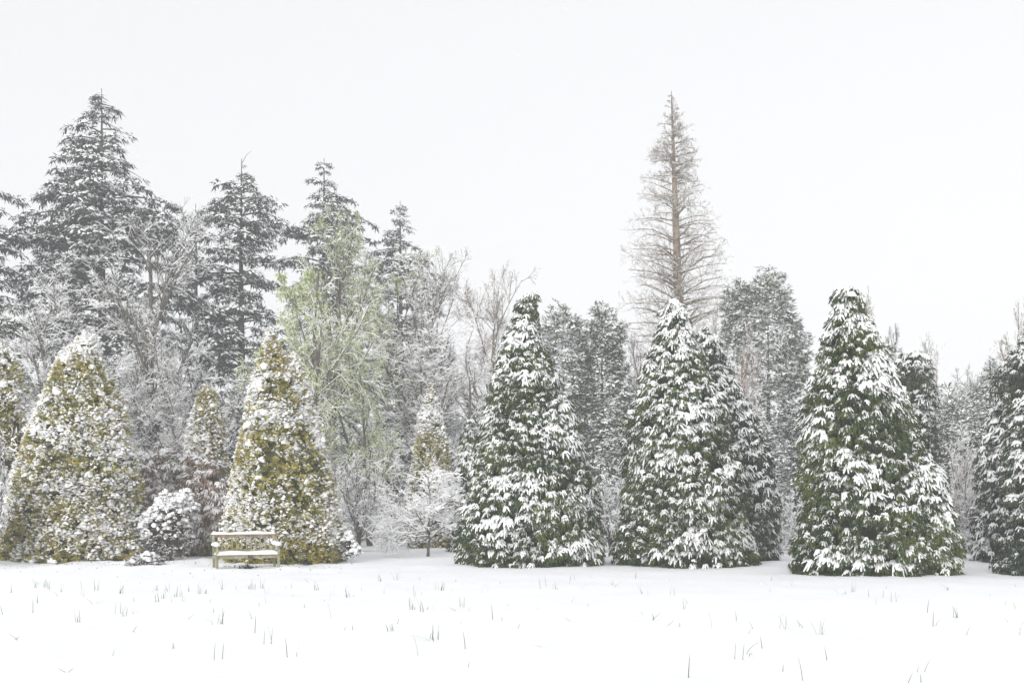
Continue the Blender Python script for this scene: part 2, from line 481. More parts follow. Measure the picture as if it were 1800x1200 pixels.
# ------------------------------------------------------------------ bare broadleaved trees
def grow(rg, P, r, nc, t0, t1, ang, lf, K=4, up=0.0, curl=0.0, wob=.12, taper=.45, minr=.006):
    """children branches of branches P (N,K,3) with radii r (N,K)"""
    N, K0 = P.shape[:2]
    par = np.repeat(np.arange(N), nc); n = len(par)
    t = rg.uniform(t0, t1, n) * (K0 - 1)
    k = np.minimum(t.astype(int), K0 - 2); f = (t - k)[:, None]
    p = P[par, k] * (1 - f) + P[par, k + 1] * f
    tg = nrm(P[par, k + 1] - P[par, k]); rad = r[par, k] * (1 - f[:, 0]) + r[par, k + 1] * f[:, 0]
    plen = np.linalg.norm(np.diff(P, axis=1), axis=2).sum(1)[par]
    pr = rg.normal(size=(n, 3)); pr -= (pr * tg).sum(1, keepdims=True) * tg; pr = nrm(pr)
    A = np.radians(rg.uniform(ang[0], ang[1], n))[:, None]
    d = np.cos(A) * tg + np.sin(A) * pr; d[:, 2] += up; d = nrm(d)
    L = plen * rg.uniform(lf[0], lf[1], n) * (1 - .45 * t / (K0 - 1))
    pts = [p]
    for q in range(K - 1):
        d = d + rg.normal(0, wob, (n, 3)); d[:, 2] += curl; d = nrm(d)
        pts.append(pts[-1] + d * (L / (K - 1))[:, None])
    C = np.stack(pts, 1)
    r0 = np.maximum(rad * taper, minr)
    rr = r0[:, None] * np.linspace(1, .35, K)[None]
    return C, np.maximum(rr, minr * .6)

def sticks(geo, P, r, n, rg, snow_p=.8, snow_h=.02, steep=.88, mi_bark=0, mi_snow=1, opened=False):
    """tubes for many branches at once; the upper faces carry a ridge of snow"""
    N, K = P.shape[:2]
    tg = np.empty_like(P); tg[:, :-1] = np.diff(P, axis=1); tg[:, -1] = tg[:, -2]; tg = nrm(tg)
    u = np.cross(tg, np.array([0, 0, 1.0])); ln = np.linalg.norm(u, axis=2, keepdims=True)
    u = np.where(ln < .05, np.array([1.0, 0, 0]), u / np.maximum(ln, 1e-6)); w = np.cross(u, tg)
    a = np.arange(n) * 2 * pi / n + pi / 2
    V = P[:, :, None] + r[:, :, None, None] * (np.cos(a)[None, None, :, None] * u[:, :, None] + np.sin(a)[None, None, :, None] * w[:, :, None])
    mean_steep = np.abs((P[:, -1, 2] - P[:, 0, 2]) / np.maximum(np.linalg.norm(P[:, -1] - P[:, 0], axis=1), 1e-6))
    fl = (rg.random(N) < snow_p) & (mean_steep < steep)
    h = snow_h * rg.uniform(.5, 1.4, (N, K)) * fl[:, None] * (1 - .6 * mean_steep[:, None])
    V[:, :, 0, 2] += h
    i = (np.arange(K - 1)[:, None] * n + np.arange(n)[None]); j = (np.arange(K - 1)[:, None] * n + (np.arange(n)[None] + 1) % n)
    T1 = np.stack([i, j, j + n], -1); T2 = np.stack([i, j + n, i + n], -1)
    T = np.stack([T1, T2], 2).reshape(-1, 3)                     # order: seg, strip, 2
    strip = np.repeat(np.tile(np.arange(n), K - 1), 2)
    if opened:                                                   # the finest twigs: no underside
        kp = strip != 1; T = T[kp]; strip = strip[kp]
    topf = (strip == 0) | (strip == n - 1)
    TT = T[None] + (np.arange(N) * n * K)[:, None, None]
    mi = np.where(fl[:, None] & topf[None], mi_snow, mi_bark)
    geo.add(V.reshape(-1, 3), TT.reshape(-1, 3), mi.ravel(), np.repeat(rg.random(N), n * K))

def bare_tree(name, label, px, top, hw, Y, seed, trunk=.35, limbs=12, ang=(20, 60), mat=None, snow=.8, snow_h=.03, dens=1.17,
              up=.15, curl=.04, leaves=0, leaf_mat=None, leader=False, weep=0.0, multi=1, group=None, cat='tree', base_py=None, twig=.008,
              lean=0.0, depth=1.0, leaf_size=.07):
    rg = np.random.default_rng(seed)
    mat = mat or M_BARK
    x = PX(px, Y); H = PZ(top, Y); Wd = hw / FOC * Y
    root = thing(name, label, cat, (x, Y, gz1(x, Y)), group)
    stems = []
    rt = max(.018 * H, .03) / (multi ** .4)
    for m in range(multi):
        K = 9; tt = np.linspace(0, 1, K)
        hh = {True: 1.0, 'semi': .78, False: trunk}[leader]
        a0 = rg.uniform(0, 2 * pi); sp = (0 if multi == 1 else rg.uniform(.12, .5))
        S0 = np.stack([np.cos(a0) * sp * tt ** 1.3 * hh + rg.normal(0, .008, K).cumsum() + lean * tt, np.sin(a0) * sp * tt ** 1.3 * hh + rg.normal(0, .008, K).cumsum(), tt * hh], 1)
        S0[0, :2] *= .1
        stems.append(S0)
    P0 = np.stack(stems); r0 = np.tile(np.linspace(1, {True: .12, 'semi': .2, False: .55}[leader], 9), (multi, 1)) * rt
    if leader:
        P1, r1 = grow(rg, P0, r0 * 1.0, limbs, trunk, .97 if leader is True else 1.0, ang, (.28, .5) if leader is True else (.32, .62), 5, up, curl, .10, .5, twig * 2)
    else:
        P1, r1 = grow(rg, P0, r0, limbs, .45, 1.0, ang, (1.3 / max(trunk, .12) * .36, 1.3 / max(trunk, .12) * .62), 6, up, curl, .10, .6, twig * 2.5)
    P2, r2 = grow(rg, P1, r1, int(7 * dens), .15, 1.0, (22, 60), (.35, .65), 5, up * .6, curl - weep * .3, .13, .55, twig * 1.6)
    P3, r3 = grow(rg, P2, r2, int(6 * dens), .1, 1.0, (20, 65), (.4, .75), 3, up * .4, -weep * .5, .15, .6, twig)
    P4, r4 = grow(rg, P3, r3, int(5), .1, 1.0, (20, 70), (.4, .9), 2, 0, -weep, .18, .7, twig * .75)
    # fit the crown to the height and spread
    al = np.concatenate([P3.reshape(-1, 3), P4.reshape(-1, 3)])
    zt = np.percentile(al[:, 2], 99.6); zb = 0
    wx = np.percentile(np.abs(al[:, 0] - np.median(al[:, 0])), 97); wy = np.percentile(np.abs(al[:, 1] - np.median(al[:, 1])), 97)
    S = np.array([Wd / wx, Wd * depth / wy, H / zt])
    P0, P1, P2, P3, P4 = [q * S for q in (P0, P1, P2, P3, P4)]
    for q in (P1, P2, P3, P4):
        q[..., 2] = np.where(q[..., 2] < .12, .12 + np.abs(q[..., 2] - .12) * .15, q[..., 2])
    g = Geo()
    for i in range(multi):
        g.add(*tube(P0[i], r0[i], 8))
    sticks(g, P1, r1, 6, rg, snow, snow_h * 1.3)
    g.build('trunk', [mat, M_SNOW], root)
    c = Geo()
    sticks(c, P2, r2, 4, rg, snow, snow_h * 1.2)
    sticks(c, P3, r3, 3, rg, snow, snow_h, steep=.95)
    sticks(c, P4, r4, 3, rg, snow, snow_h * .8, steep=.97, opened=True)
    c.build('crown', [mat, M_SNOW], root, smooth=False)
    if leaves:
        lf = Geo()
        pk = rg.integers(0, len(P4), leaves); tk = rg.random(leaves)[:, None]
        O = P4[pk, 0] * (1 - tk) + P4[pk, -1] * tk + rg.normal(0, .06, (leaves, 3))
        d = rg.normal(size=(leaves, 3)); d[:, 2] -= .9
        pr = [(np.array([[0, -.3, 0], [.5, 0, .05], [0, .3, 0], [1.0, 0, -.1]]), np.array([[0, 1, 2], [0, 3, 1], [1, 3, 2]]))]
        scatter(lf, pr, frames(d), O, leaf_size * rg.uniform(.6, 1.5, leaves), rg)
        tag(lf.build('leaves', leaf_mat, root, smooth=False), kind='stuff')
    return root

# ------------------------------------------------------------------ tall firs
def fir(name, label, px, top, prof, Y, seed, group=None, droop=.5, n_br=190, tuft=.85, mat=None, snow=1.0, gap=1.0, limbs=(), protos=None, up0=.12, tip=None, bot=.03):
    """prof rows: (py, half-width px). limbs: single long boughs (py, side px reach)"""
    rg = np.random.default_rng(seed)
    x = PX(px, Y); H = PZ(top, Y)
    root = thing(name, label, 'conifer', (x, Y, gz1(x, Y)), group)
    p = np.array(sorted(prof, key=lambda r: -r[0]), float)
    zp = PZ(p[:, 0], Y); ap = p[:, 1] / FOC * Y
    g = Geo()
    K = 14; tt = np.linspace(0, 1, K)
    ax = np.stack([rg.normal(0, .02, K).cumsum() * tt, rg.normal(0, .02, K).cumsum() * tt, tt * H], 1)
    g.add(*tube(ax, np.linspace(.017 * H, .02, K), 8))
    protos = protos or FIRT
    FG, SG = Geo(), Geo()
    u = np.sort(rg.random(n_br)) ** 1.0
    zb = bot * H + (H * .985 - bot * H) * u
    # whorls: pull branches towards discrete levels
    lev = .62 * gap
    zb = np.where(rg.random(n_br) < .4, np.round(zb / lev) * lev + rg.normal(0, .08, n_br), zb)
    th = rg.uniform(0, 2 * pi, n_br)
    L = np.interp(zb, zp, ap) * np.where(rg.random(n_br) < .4, rg.uniform(.4, .8, n_br), rg.uniform(.8, 1.18, n_br))
    items = [(zb[i], th[i], L[i]) for i in range(n_br)]
    for (py, rx, az) in limbs:
        items.append((PZ(py, Y), az if rx > 0 else pi - az, abs(rx) / FOC * Y / math.cos(az)))
    for z0, a, Lb in items:
        Lb = max(Lb - .32 * tuft, .18)
        n = max(3, int(Lb / (.30 * tuft / .85)))
        k = 6; q = np.linspace(0, 1, k)
        rise = up0 * Lb * rg.uniform(.3, 1.6); dz = rise * np.sin(q * pi * .8) - droop * .28 * Lb * q ** 2.2 * rg.uniform(.6, 1.3)
        sw = rg.normal(0, .09) * q * Lb
        Pb = np.stack([np.cos(a) * q * Lb - np.sin(a) * sw, np.sin(a) * q * Lb + np.cos(a) * sw, z0 + dz], 1)
        Pb[:, 0] += np.interp(z0, ax[:, 2], ax[:, 0])
        g.add(*tube(Pb, np.linspace(.018 * Lb + .015, .012, k), 4))
        # plates of tufts: on the bough and on side twigs either side of it
        m = int(n * (2.7 if math.sin(a) < .3 else .9))
        s = rg.uniform(.16, 1.03, m) ** .8
        wd = .30 * Lb * (1 - s * .72) + .10
        lat = rg.uniform(-1, 1, m) * wd
        ctr = np.stack([np.interp(s, q, Pb[:, c_]) for c_ in range(3)], 1)
        sd = np.array([-math.sin(a), math.cos(a), 0])
        O = ctr + lat[:, None] * sd; O[:, 2] -= np.abs(lat) * .22 + rg.uniform(-.05, .12, m)
        O[:, :2] += np.array([math.cos(a), math.sin(a)]) * (np.abs(lat) * .5)[:, None]
        yaw = a + lat / np.maximum(wd, .05) * .8 + rg.normal(0, .3, m)
        d = np.stack([np.cos(yaw), np.sin(yaw), -.2 - droop * .3 * s + rg.normal(0, .15, m)], 1)
        Rm = frames(d, rg.normal(0, .25, m)); S = tuft * rg.uniform(.55, 1.1, m) * (.32 + .68 * min(1, Lb / 1.7))
        ch = rg.integers(0, len(protos), m)
        scatter(FG, [w[0] for w in protos], Rm, O, S, rg, 0, ch)
        sel = rg.random(m) < snow
        scatter(SG, [w[1] for w in protos], Rm[sel], O[sel], S[sel], rg, 0, ch[sel])
    g.build('trunk', M_BARK, root)
    if tip:
        c = Geo(); c.add(*tube(np.array([[0, 0, H - .3], [tip[0] * .5, 0, H + tip[1] * .5], [tip[0], 0, H + tip[1]]]), [.02, .014, .006], 4)); c.build('leading_shoot', M_BARK, root)
    FG.build('crown', mat or M_FIR, root, smooth=False)
    tag(SG.build('snow_cover', M_SNOW, root), kind='stuff')
    return root

# ------------------------------------------------------------------ billowing evergreens and shrubs
def puffy(name, label, ells, Y, seed, n, mat, size=.5, snow=.7, cat='tree', group=None, protos=None, pillows=0, trunk=True, sub=0, hang=0):
    """ells rows: (px, py, rx px, ry px, dy m) ellipsoid lobes of the crown"""
    rg = np.random.default_rng(seed)
    x0 = PX(ells[0][0], Y); base = np.array([x0, Y, gz1(x0, Y)])
    root = thing(name, label, cat, base, group)
    protos = protos or LEAFT
    FG, SG = Geo(), Geo()
    E = []
    for (px, py, rx, ry, dy) in ells:
        E.append((np.array([PX(px, Y), Y + dy, PZ(py, Y)]), np.array([rx / FOC * Y, rx / FOC * Y * .8, ry / FOC * Y])))
    n_main = len(E)
    for (c, s) in list(E):
        for q in range(sub):                                        # smaller billows standing out of the main masses
            d = nrm(rg.normal(size=3) + np.array([0, -.5, .25])); f = rg.uniform(.30, .48)
            rr = np.array([s[0], s[1], min(s[2], s[0] * 1.5)]) * f
            E.append((c + d * s * rg.uniform(.72, .95), rr))
    w = np.array([e[1][0] * (e[1][2] + e[1][0]) * (1.7 if k < n_main else 1) for k, e in enumerate(E)]); w /= w.sum()
    for ei, (c, s) in enumerate(E):
        nn = int(n * w[ei])
        d = nrm(rg.normal(size=(int(nn * 1.6), 3)))
        keep = (d[:, 1] < .2) | (rg.random(len(d)) < .2); d = d[keep][:nn]
        sn = SNoise(seed + ei, 10, 2.0, 5.0)
        rr = (1 + .13 * sn(d * 1.7)) * (1.07 - rg.random(len(d)) ** .8 * .32) * np.where((rg.random(len(d)) < .34) & (cat == 'tree'), rg.uniform(.5, .85, len(d)), 1)
        O = c + d * s * rr[:, None]
        ok = O[:, 2] > 0.08
        for ej, (c2, s2) in enumerate(E):
            if ej != ei: ok &= (((O - c2) / (s2 * .78)) ** 2).sum(1) > 1
        O, d = O[ok], d[ok]; N = len(O)
        if N == 0: continue
        dd = d.copy(); dd[:, 2] = dd[:, 2] * .5 - hang + rg.normal(0, .25, N); dd += rg.normal(0, .25, dd.shape)
        Rm = frames(dd, rg.normal(0, .3, N)); S = size * rg.uniform(.6, 1.25, N); ch = rg.integers(0, len(protos), N)
        scatter(FG, [q[0] for q in protos], Rm, O - base, S, rg, 0, ch)
        pt = SNoise(seed + 50, 10, 1.0, 2.5)(O * .9)
        sel = rg.random(N) < np.clip(snow * (1 + .5 * pt) * (.55 + .75 * np.clip(d[:, 2] + .4, 0, 1)), 0, 1)
        scatter(SG, [q[1] for q in protos], Rm[sel], O[sel] - base, S[sel] * 1.15, rg, 0, ch[sel])
        if pillows:
            k = int(pillows * w[ei]); pw = np.exp(2 * d[:, 2] + pt); pk = rg.choice(N, min(k, N), replace=False, p=pw / pw.sum())
            sp = rg.uniform(.5, 1.2, len(pk)) * size / .22
            scatter(SG, PILLOW, frames(np.stack([rg.normal(size=len(pk)), rg.normal(size=len(pk)), 0 * sp], 1)), O[pk] - base + np.array([0, 0, .03]), sp, rg)
        if ei >= n_main or cat == 'tree': continue
        seg, lev = 18, 10                                            # shaded inner mass
        ph = np.linspace(.12, pi - .12, lev); tc = np.arange(seg) * 2 * pi / seg
        A, B = np.meshgrid(ph, tc, indexing='ij')
        D = np.stack([np.sin(A) * np.cos(B), np.sin(A) * np.sin(B), np.cos(A)], -1)
        Q = c + D * s * (.5 + .08 * sn(D.reshape(-1, 3) * 1.7).reshape(A.shape))[..., None]
        Q[..., 2] = np.maximum(Q[..., 2], .03)
        i = (np.arange(lev - 1)[:, None] * seg + np.arange(seg)[None]).ravel(); j = (np.arange(lev - 1)[:, None] * seg + (np.arange(seg)[None] + 1) % seg).ravel()
        FG.add(Q.reshape(-1, 3) - base, np.concatenate([np.stack([i, j, j + seg], 1), np.stack([i, j + seg, i + seg], 1)]), 0)
    FG.build('crown' if cat == 'tree' else 'foliage', mat, root, smooth=False)
    tag(SG.build('snow_cover', M_SNOW, root), kind='stuff')
    if trunk:
        t = Geo(); top = E[0][0][2]
        t.add(*tube(np.array([[0, 0, -.05], [0.03, 0, top * .5], [0, 0, top]]), [.16 if cat == 'tree' else .05, .12 if cat == 'tree' else .04, .03], 7)); t.build('trunk' if cat == 'tree' else 'stem', M_BARK, root)
    return root

# ================================================================== THE PLACE
# ---- golden conifers on the left
garden_conifer('golden_conifer', 'large golden conifer with thick snow pillows, standing left of the bench and pinkish shrubs',
    [lobe(31.5, [(586, 150, 162), (600, 136, 174), (620, 114, 180), (650, 95, 190), (690, 78, 206), (720, 68, 220), (760, 55, 228), (800, 44, 238),
                 (850, 28, 246), (900, 16, 250), (950, 5, 255), (985, 2, 257)])], 'gold', 4600, 21, pillows=900, scale=1.0,
    bare=lambda O, l: np.where((O[:, 0] < PX(140, 31.5)) & (O[:, 2] > 2.0) & (O[:, 2] < 4.4), .55, 1.0))
garden_conifer('golden_conifer', 'large two-tipped golden conifer directly behind the wooden bench',
    [lobe(30.6, [(586, 472, 482), (600, 464, 492), (620, 458, 500), (650, 450, 512), (700, 436, 530), (740, 424, 548), (800, 414, 570), (850, 402, 588),
                 (900, 393, 600), (950, 389, 605), (985, 390, 606)]),
     lobe(30.9, [(614, 508, 518), (630, 502, 526), (660, 498, 538), (700, 490, 548), (740, 480, 562), (800, 470, 578), (850, 460, 590), (985, 450, 600)])],
    'gold', 4600, 22, pillows=700,
    bare=lambda O, l: np.where((O[:, 2] > 1.9) & (O[:, 2] < 4.2), .60, 1.0) * np.where(O[:, 2] < .6, .45, 1.0))
garden_conifer('golden_conifer', 'golden conifer cut off by the left edge beside the large golden one',
    [lobe(34, [(606, -6, 8), (625, -18, 26), (650, -32, 38), (700, -45, 52), (740, -52, 55), (800, -62, 66), (900, -80, 84), (976, -84, 90)])], 'gold', 1900, 23, pillows=260)
garden_conifer('golden_conifer', 'narrow golden conifer rising behind the pinkish shrubs left of the bench',
    [lobe(38, [(680, 358, 372), (690, 348, 382), (710, 342, 388), (740, 336, 396), (780, 328, 400), (830, 324, 404), (967, 318, 410)])], 'gold', 1700, 24, pillows=170, scale=1.05)
garden_conifer('golden_conifer', 'small pointed golden conifer behind the little snow-covered tree',
    [lobe(40, [(684, 755, 760), (700, 748, 767), (730, 738, 776), (770, 728, 786), (810, 722, 792), (850, 718, 795), (962, 712, 800)])], 'gold', 1500, 25, pillows=140, scale=1.0)
garden_conifer('green_gold_conifer', 'snowy olive conifer mostly hidden behind the left side of the first green one',
    [lobe(36, [(738, 822, 828), (755, 814, 838), (790, 806, 846), (830, 800, 850), (900, 794, 856), (970, 790, 860)])], 'green', 700, 26, snow=1.0, scale=.8)

# ---- green cypresses on the right
garden_conifer('green_cypress', 'tall snow-draped green cypress right of the little snow-covered tree',
    [lobe(29.2, [(514, 930, 942), (530, 914, 942), (560, 904, 942), (600, 882, 952), (625, 876, 962), (650, 870, 975), (700, 858, 996), (750, 846, 1012),
                 (800, 840, 1026), (850, 822, 1040), (900, 810, 1050), (950, 800, 1056), (988, 797, 1058)])], 'green', 2800, 31, pillows=130)
garden_conifer('green_cypress', 'broad dark green cypress in front of the tall bare conifer',
    [lobe(29.0, [(528, 1178, 1190), (545, 1168, 1200), (580, 1158, 1216), (620, 1142, 1232), (660, 1128, 1250), (700, 1116, 1262), (740, 1102, 1276), (800, 1100, 1298),
                 (850, 1096, 1312), (900, 1094, 1318), (950, 1088, 1324), (990, 1089, 1324)])], 'green', 2500, 32, snow=.95, pillows=70)
garden_conifer('green_cypress', 'blue-green cypress tucked behind the right flank of another cypress',
    [lobe(31.6, [(574, 1236, 1244), (600, 1222, 1262), (650, 1206, 1286), (700, 1192, 1310), (750, 1180, 1332), (800, 1172, 1348), (850, 1166, 1358),
                 (900, 1160, 1370), (950, 1158, 1376), (980, 1158, 1376)])], 'blue', 1900, 33, snow=.9)
garden_conifer('green_cypress', 'largest green cypress with a blunt top and a broad right shoulder',
    [lobe(24.6, [(503, 1478, 1502), (515, 1464, 1510), (545, 1460, 1516), (580, 1450, 1532), (620, 1436, 1552), (660, 1424, 1570), (710, 1412, 1586), (800, 1408, 1604),
                 (850, 1402, 1612), (900, 1399, 1620), (950, 1397, 1630), (1008, 1398, 1630)]),
     lobe(24.7, [(676, 1556, 1574), (692, 1542, 1592), (722, 1530, 1604), (770, 1516, 1620), (810, 1506, 1636), (860, 1500, 1652), (910, 1496, 1664), (960, 1490, 1678), (1008, 1490, 1680)])],
    'green', 3100, 34, snow=.94, pillows=120)
garden_conifer('dark_cypress', 'slim dark column-shaped conifer behind the largest cypress',
    [lobe(33, [(616, 1592, 1614), (628, 1578, 1628), (660, 1572, 1636), (700, 1572, 1642), (800, 1572, 1646), (970, 1566, 1650)])], 'blue', 900, 35, snow=.9, scale=.9, pillows=40)
garden_conifer('green_cypress', 'snow-laden green conifer at the right edge with stepped boughs',
    [lobe(30, [(560, 1838, 1850), (590, 1800, 1880), (640, 1765, 1905), (700, 1746, 1920), (760, 1736, 1935), (800, 1726, 1945), (850, 1716, 1955), (900, 1712, 1960), (985, 1714, 1965)])],
    'blue', 1500, 36, snow=1.0, pillows=220, scale=1.1)
garden_conifer('green_cypress', 'nearer snow-laden conifer cut off by the right edge, low to the snow',
    [lobe(24.6, [(640, 1850, 1880), (700, 1800, 1925), (760, 1775, 1950), (850, 1766, 1965), (950, 1756, 1975), (1008, 1762, 1975)])], 'blue', 1300, 37, snow=1.0, pillows=200)

# ---- tall firs behind
fir('fir_tree', 'tallest dark fir, a broad ragged spire high above the golden conifers', 180, 155,
    [(155, 7), (170, 28), (195, 46), (215, 40), (235, 64), (262, 58), (292, 92), (320, 76), (352, 118), (385, 112), (405, 146), (450, 140), (500, 158), (560, 150), (620, 165), (900, 160)],
    58, 41, n_br=330, tuft=1.15, limbs=[(500, -172, .2), (425, -128, .3), (350, 130, .2), (385, 140, .15), (430, 135, .3)])
fir('fir_tree', 'second fir from the tallest, with layered drooping snowy boughs', 425, 280,
    [(280, 8), (300, 16), (330, 52), (350, 46), (372, 76), (400, 80), (430, 74), (460, 80), (500, 84), (560, 86), (620, 88), (900, 88)],
    62, 42, n_br=280, tuft=1.15, limbs=[(350, 75, .2), (380, 82, .1), (385, -78, .2)], tip=(.6, .5))
fir('fir_tree', 'low-topped fir filling the gap between the two tallest dark firs', 345, 360,
    [(360, 8), (378, 30), (420, 42), (480, 60), (560, 70), (900, 75)], 66, 43, n_br=150, tuft=1.1)
fir('fir_tree', 'greyish fir behind the pale green leafing tree', 568, 278,
    [(278, 7), (296, 28), (330, 38), (340, 30), (356, 60), (400, 74), (430, 68), (470, 82), (520, 88), (900, 90)],
    67, 44, n_br=270, tuft=1.1, limbs=[(385, 96, .15), (410, 92, .2), (470, 98, .2), (350, 62, .2)])
fir('fir_tree', 'small grey fir furthest right of the fir group', 704, 355,
    [(355, 5), (375, 24), (395, 42), (415, 38), (440, 56), (480, 66), (520, 78), (900, 90)], 73, 45, n_br=250, tuft=1.15, limbs=[(480, 80, .2)])
fir('fir_tree', 'fir at the left edge with long boughs reaching in against the sky', -48, 260,
    [(260, 5), (300, 45), (340, 68), (380, 85), (430, 82), (470, 90), (520, 95), (900, 110)], 50, 46, n_br=200, tuft=.8, limbs=[(345, 88, .15), (405, 92, .2), (440, 88, .15), (480, 96, .2)])
fir('snowy_spruce', 'pale snow-loaded spruce boughs low at the left edge', -15, 520, [(520, 10), (545, 45), (580, 70), (620, 75), (700, 85), (900, 90)], 39, 47, n_br=130, tuft=.6, snow=1.0, up0=.25, mat=M_EVER)
fir('snowy_spruce', 'grey snowy spruce left of the right edge conifers with tiered boughs', 1738, 640, [(640, 6), (680, 34), (720, 46), (780, 60), (850, 72), (940, 75)], 40, 48, n_br=170, tuft=.6, mat=M_EVER)
fir('snowy_spruce', 'small snow-tiered spruce between the column conifer and the right edge', 1668, 700, [(700, 8), (730, 40), (780, 52), (850, 60), (940, 66)], 44, 49, n_br=130, tuft=.6, mat=M_EVER, snow=1.0)

# ---- tall bare dawn redwood
def redwood():
    rg = np.random.default_rng(77)
    Y = 60; px = 1204
    x = PX(px, Y); H = PZ(160, Y)
    root = thing('bare_conifer', 'tall slender bare conifer with a straight brown trunk, highest on the right', 'tree', (x, Y, gz1(x, Y)))
    K = 16; tt = np.linspace(0, 1, K)
    top_dx = (1183 - 1207) / FOC * Y
    ax = np.stack([top_dx * tt ** 1.15, 0 * tt, tt * H], 1)
    rt = np.interp(tt, [0, .35, .6, .85, 1], [.62, .34, .25, .12, .02])
    g = Geo(); g.add(*tube(ax, rt, 12))
    prof = np.array([(160, 2), (185, 12), (215, 25), (240, 31), (275, 39), (310, 46), (345, 53), (375, 61), (400, 67), (430, 73), (455, 77), (500, 82), (560, 86), (640, 84), (800, 70)], float)[::-1]
    zp = PZ(prof[:, 0], Y); ap = prof[:, 1] / FOC * Y
    n = 270
    z0 = H * (.16 + .83 * rg.random(n) ** .85); th = rg.uniform(0, 2 * pi, n)
    L = (np.interp(z0 + .5, zp, ap) * 1.05 + .15) * rg.uniform(.92, 1.05, n) * np.where(rg.random(n) < .12, .75, 1)
    k = 7; q = np.linspace(0, 1, k)[None]
    rise = L[:, None] * (.50 * q - .26 * q ** 2.2) * rg.uniform(.5, 1.15, (n, 1))
    hor = L[:, None] * q
    sw = rg.normal(0, .10, (n, k)).cumsum(1) * q * L[:, None] * .4
    P1 = np.stack([np.cos(th)[:, None] * hor - np.sin(th)[:, None] * sw + np.interp(z0, ax[:, 2], ax[:, 0])[:, None], np.sin(th)[:, None] * hor + np.cos(th)[:, None] * sw, z0[:, None] - .12 * L[:, None] + rise], 2)
    r1 = (.012 * L + .018)[:, None] * np.linspace(1, .3, k)[None]
    sticks(g, P1, r1, 5, rg, .5, .015)
    g.build('trunk', [M_BARK_BROWN, M_SNOW], root)
    P2, r2 = grow(rg, P1, r1, 8, .12, 1.0, (18, 50), (.32, .58), 4, .12, .02, .12, .5, .010)
    P3, r3 = grow(rg, P2, r2, 4, .1, 1.0, (20, 60), (.4, .75), 2, .05, 0, .15, .6, .0075)
    P4, r4 = grow(rg, P3, r3, 2, .1, 1.0, (20, 65), (.4, .9), 2, 0, 0, .2, .6, .0065)
    c = Geo()
    sticks(c, P2, r2, 3, rg, .55, .015); sticks(c, P3, r3, 3, rg, .4, .012); sticks(c, P4, r4, 3, rg, .4, .01, opened=True)
    c.build('crown', [M_BARK_BROWN, M_SNOW], root, smooth=False)
redwood()

# ---- bare trees, left half
bare_tree('bare_tree', 'wide brownish bare tree in front of the tallest fir, trunk forking low', 262, 348, 118, 47, 51, trunk=.12, limbs=17, ang=(35, 80), snow=.62, snow_h=0.011, up=.28, twig=0.0093, mat=M_BARK, leader='semi')
bare_tree('bare_tree', 'low frosted bare tree above the left golden conifers, twigs slanting left', 105, 452, 120, 44, 52, trunk=.12, limbs=17, ang=(35, 80), snow=.75, snow_h=0.016, lean=-.08, twig=0.0085, leader='semi')
bare_tree('bare_tree', 'snow-lined thicket tree filling the space above the narrow golden conifer', 345, 560, 105, 47, 53, trunk=.12, ang=(35, 80), snow=.85, snow_h=0.018, multi=3, limbs=9, twig=0.0085, leader='semi')
bare_tree('bare_tree', 'snow-lined many-stemmed thicket tree right of the big golden conifer', 232, 600, 95, 45, 54, trunk=.12, ang=(35, 80), snow=.9, snow_h=0.019, multi=3, limbs=9, twig=0.0076, leader='semi')
bare_tree('leafing_tree', 'pale green leafing tree with hanging twigs behind the two-tipped golden conifer', 560, 470, 112, 43, 55, trunk=.12, limbs=17, ang=(35, 80), snow=.85, snow_h=0.015, weep=.3, leaves=14000, leaf_mat=M_SPRING, up=.2, leaf_size=.10, twig=0.0085, leader='semi')
bare_tree('leafing_tree', 'tall thin yellow-green leafing tree in front of the greyish fir', 578, 380, 62, 50, 56, trunk=.4, limbs=12, leader=True, ang=(25, 55), snow=.6, leaves=5000, leaf_mat=M_SPRING, up=.2, leaf_size=.09, twig=0.0093)
bare_tree('leafing_tree', 'green-tinged leafing tree below the small grey fir', 690, 452, 80, 52, 57, trunk=.12, limbs=17, ang=(35, 80), snow=.7, leaves=7500, leaf_mat=M_SPRING, up=.25, leaf_size=.09, twig=0.0093, leader='semi')
bare_tree('bare_tree', 'slender bare tree with one straight pale stem right of the firs', 768, 442, 62, 50, 58, trunk=.22, leader=True, limbs=26, ang=(22, 45), snow=.6, snow_h=0.012, up=.35, twig=0.0085)
bare_tree('bare_tree', 'round-crowned bare tree left of the top of the first green cypress', 858, 458, 72, 58, 59, trunk=.4, limbs=16, ang=(30, 75), leader='semi', snow=.4, snow_h=0.011, up=.2, twig=0.0110, mat=M_BARK_BROWN)
bare_tree('snowy_tree', 'broad snow-laden bare tree behind the small pointed golden conifer', 735, 560, 105, 49, 60, trunk=.12, limbs=17, ang=(35, 80), snow=.92, snow_h=0.022, up=.1, twig=0.0085, leader='semi')
bare_tree('snowy_tree', 'white-twigged bare tree left of the first green cypress with low level boughs', 830, 590, 85, 49, 61, trunk=.12, limbs=17, ang=(35, 80), snow=.92, snow_h=0.022, up=.05, twig=0.0085, leader='semi')
bare_tree('leafing_tree', 'low frosted tree with a faint pale green tinge right of the hanging leafing tree', 650, 580, 75, 44, 62, trunk=.12, multi=2, limbs=9, ang=(35, 80), snow=.92, snow_h=0.020, weep=.15, twig=0.0076, leader='semi', leaves=7000, leaf_mat=M_SPRING, leaf_size=.085)
bare_tree('bare_tree', 'low grey bare tree between the first green cypress and the round evergreens', 945, 560, 45, 56, 63, trunk=.12, limbs=17, ang=(35, 80), snow=.8, twig=0.0102, leader='semi')

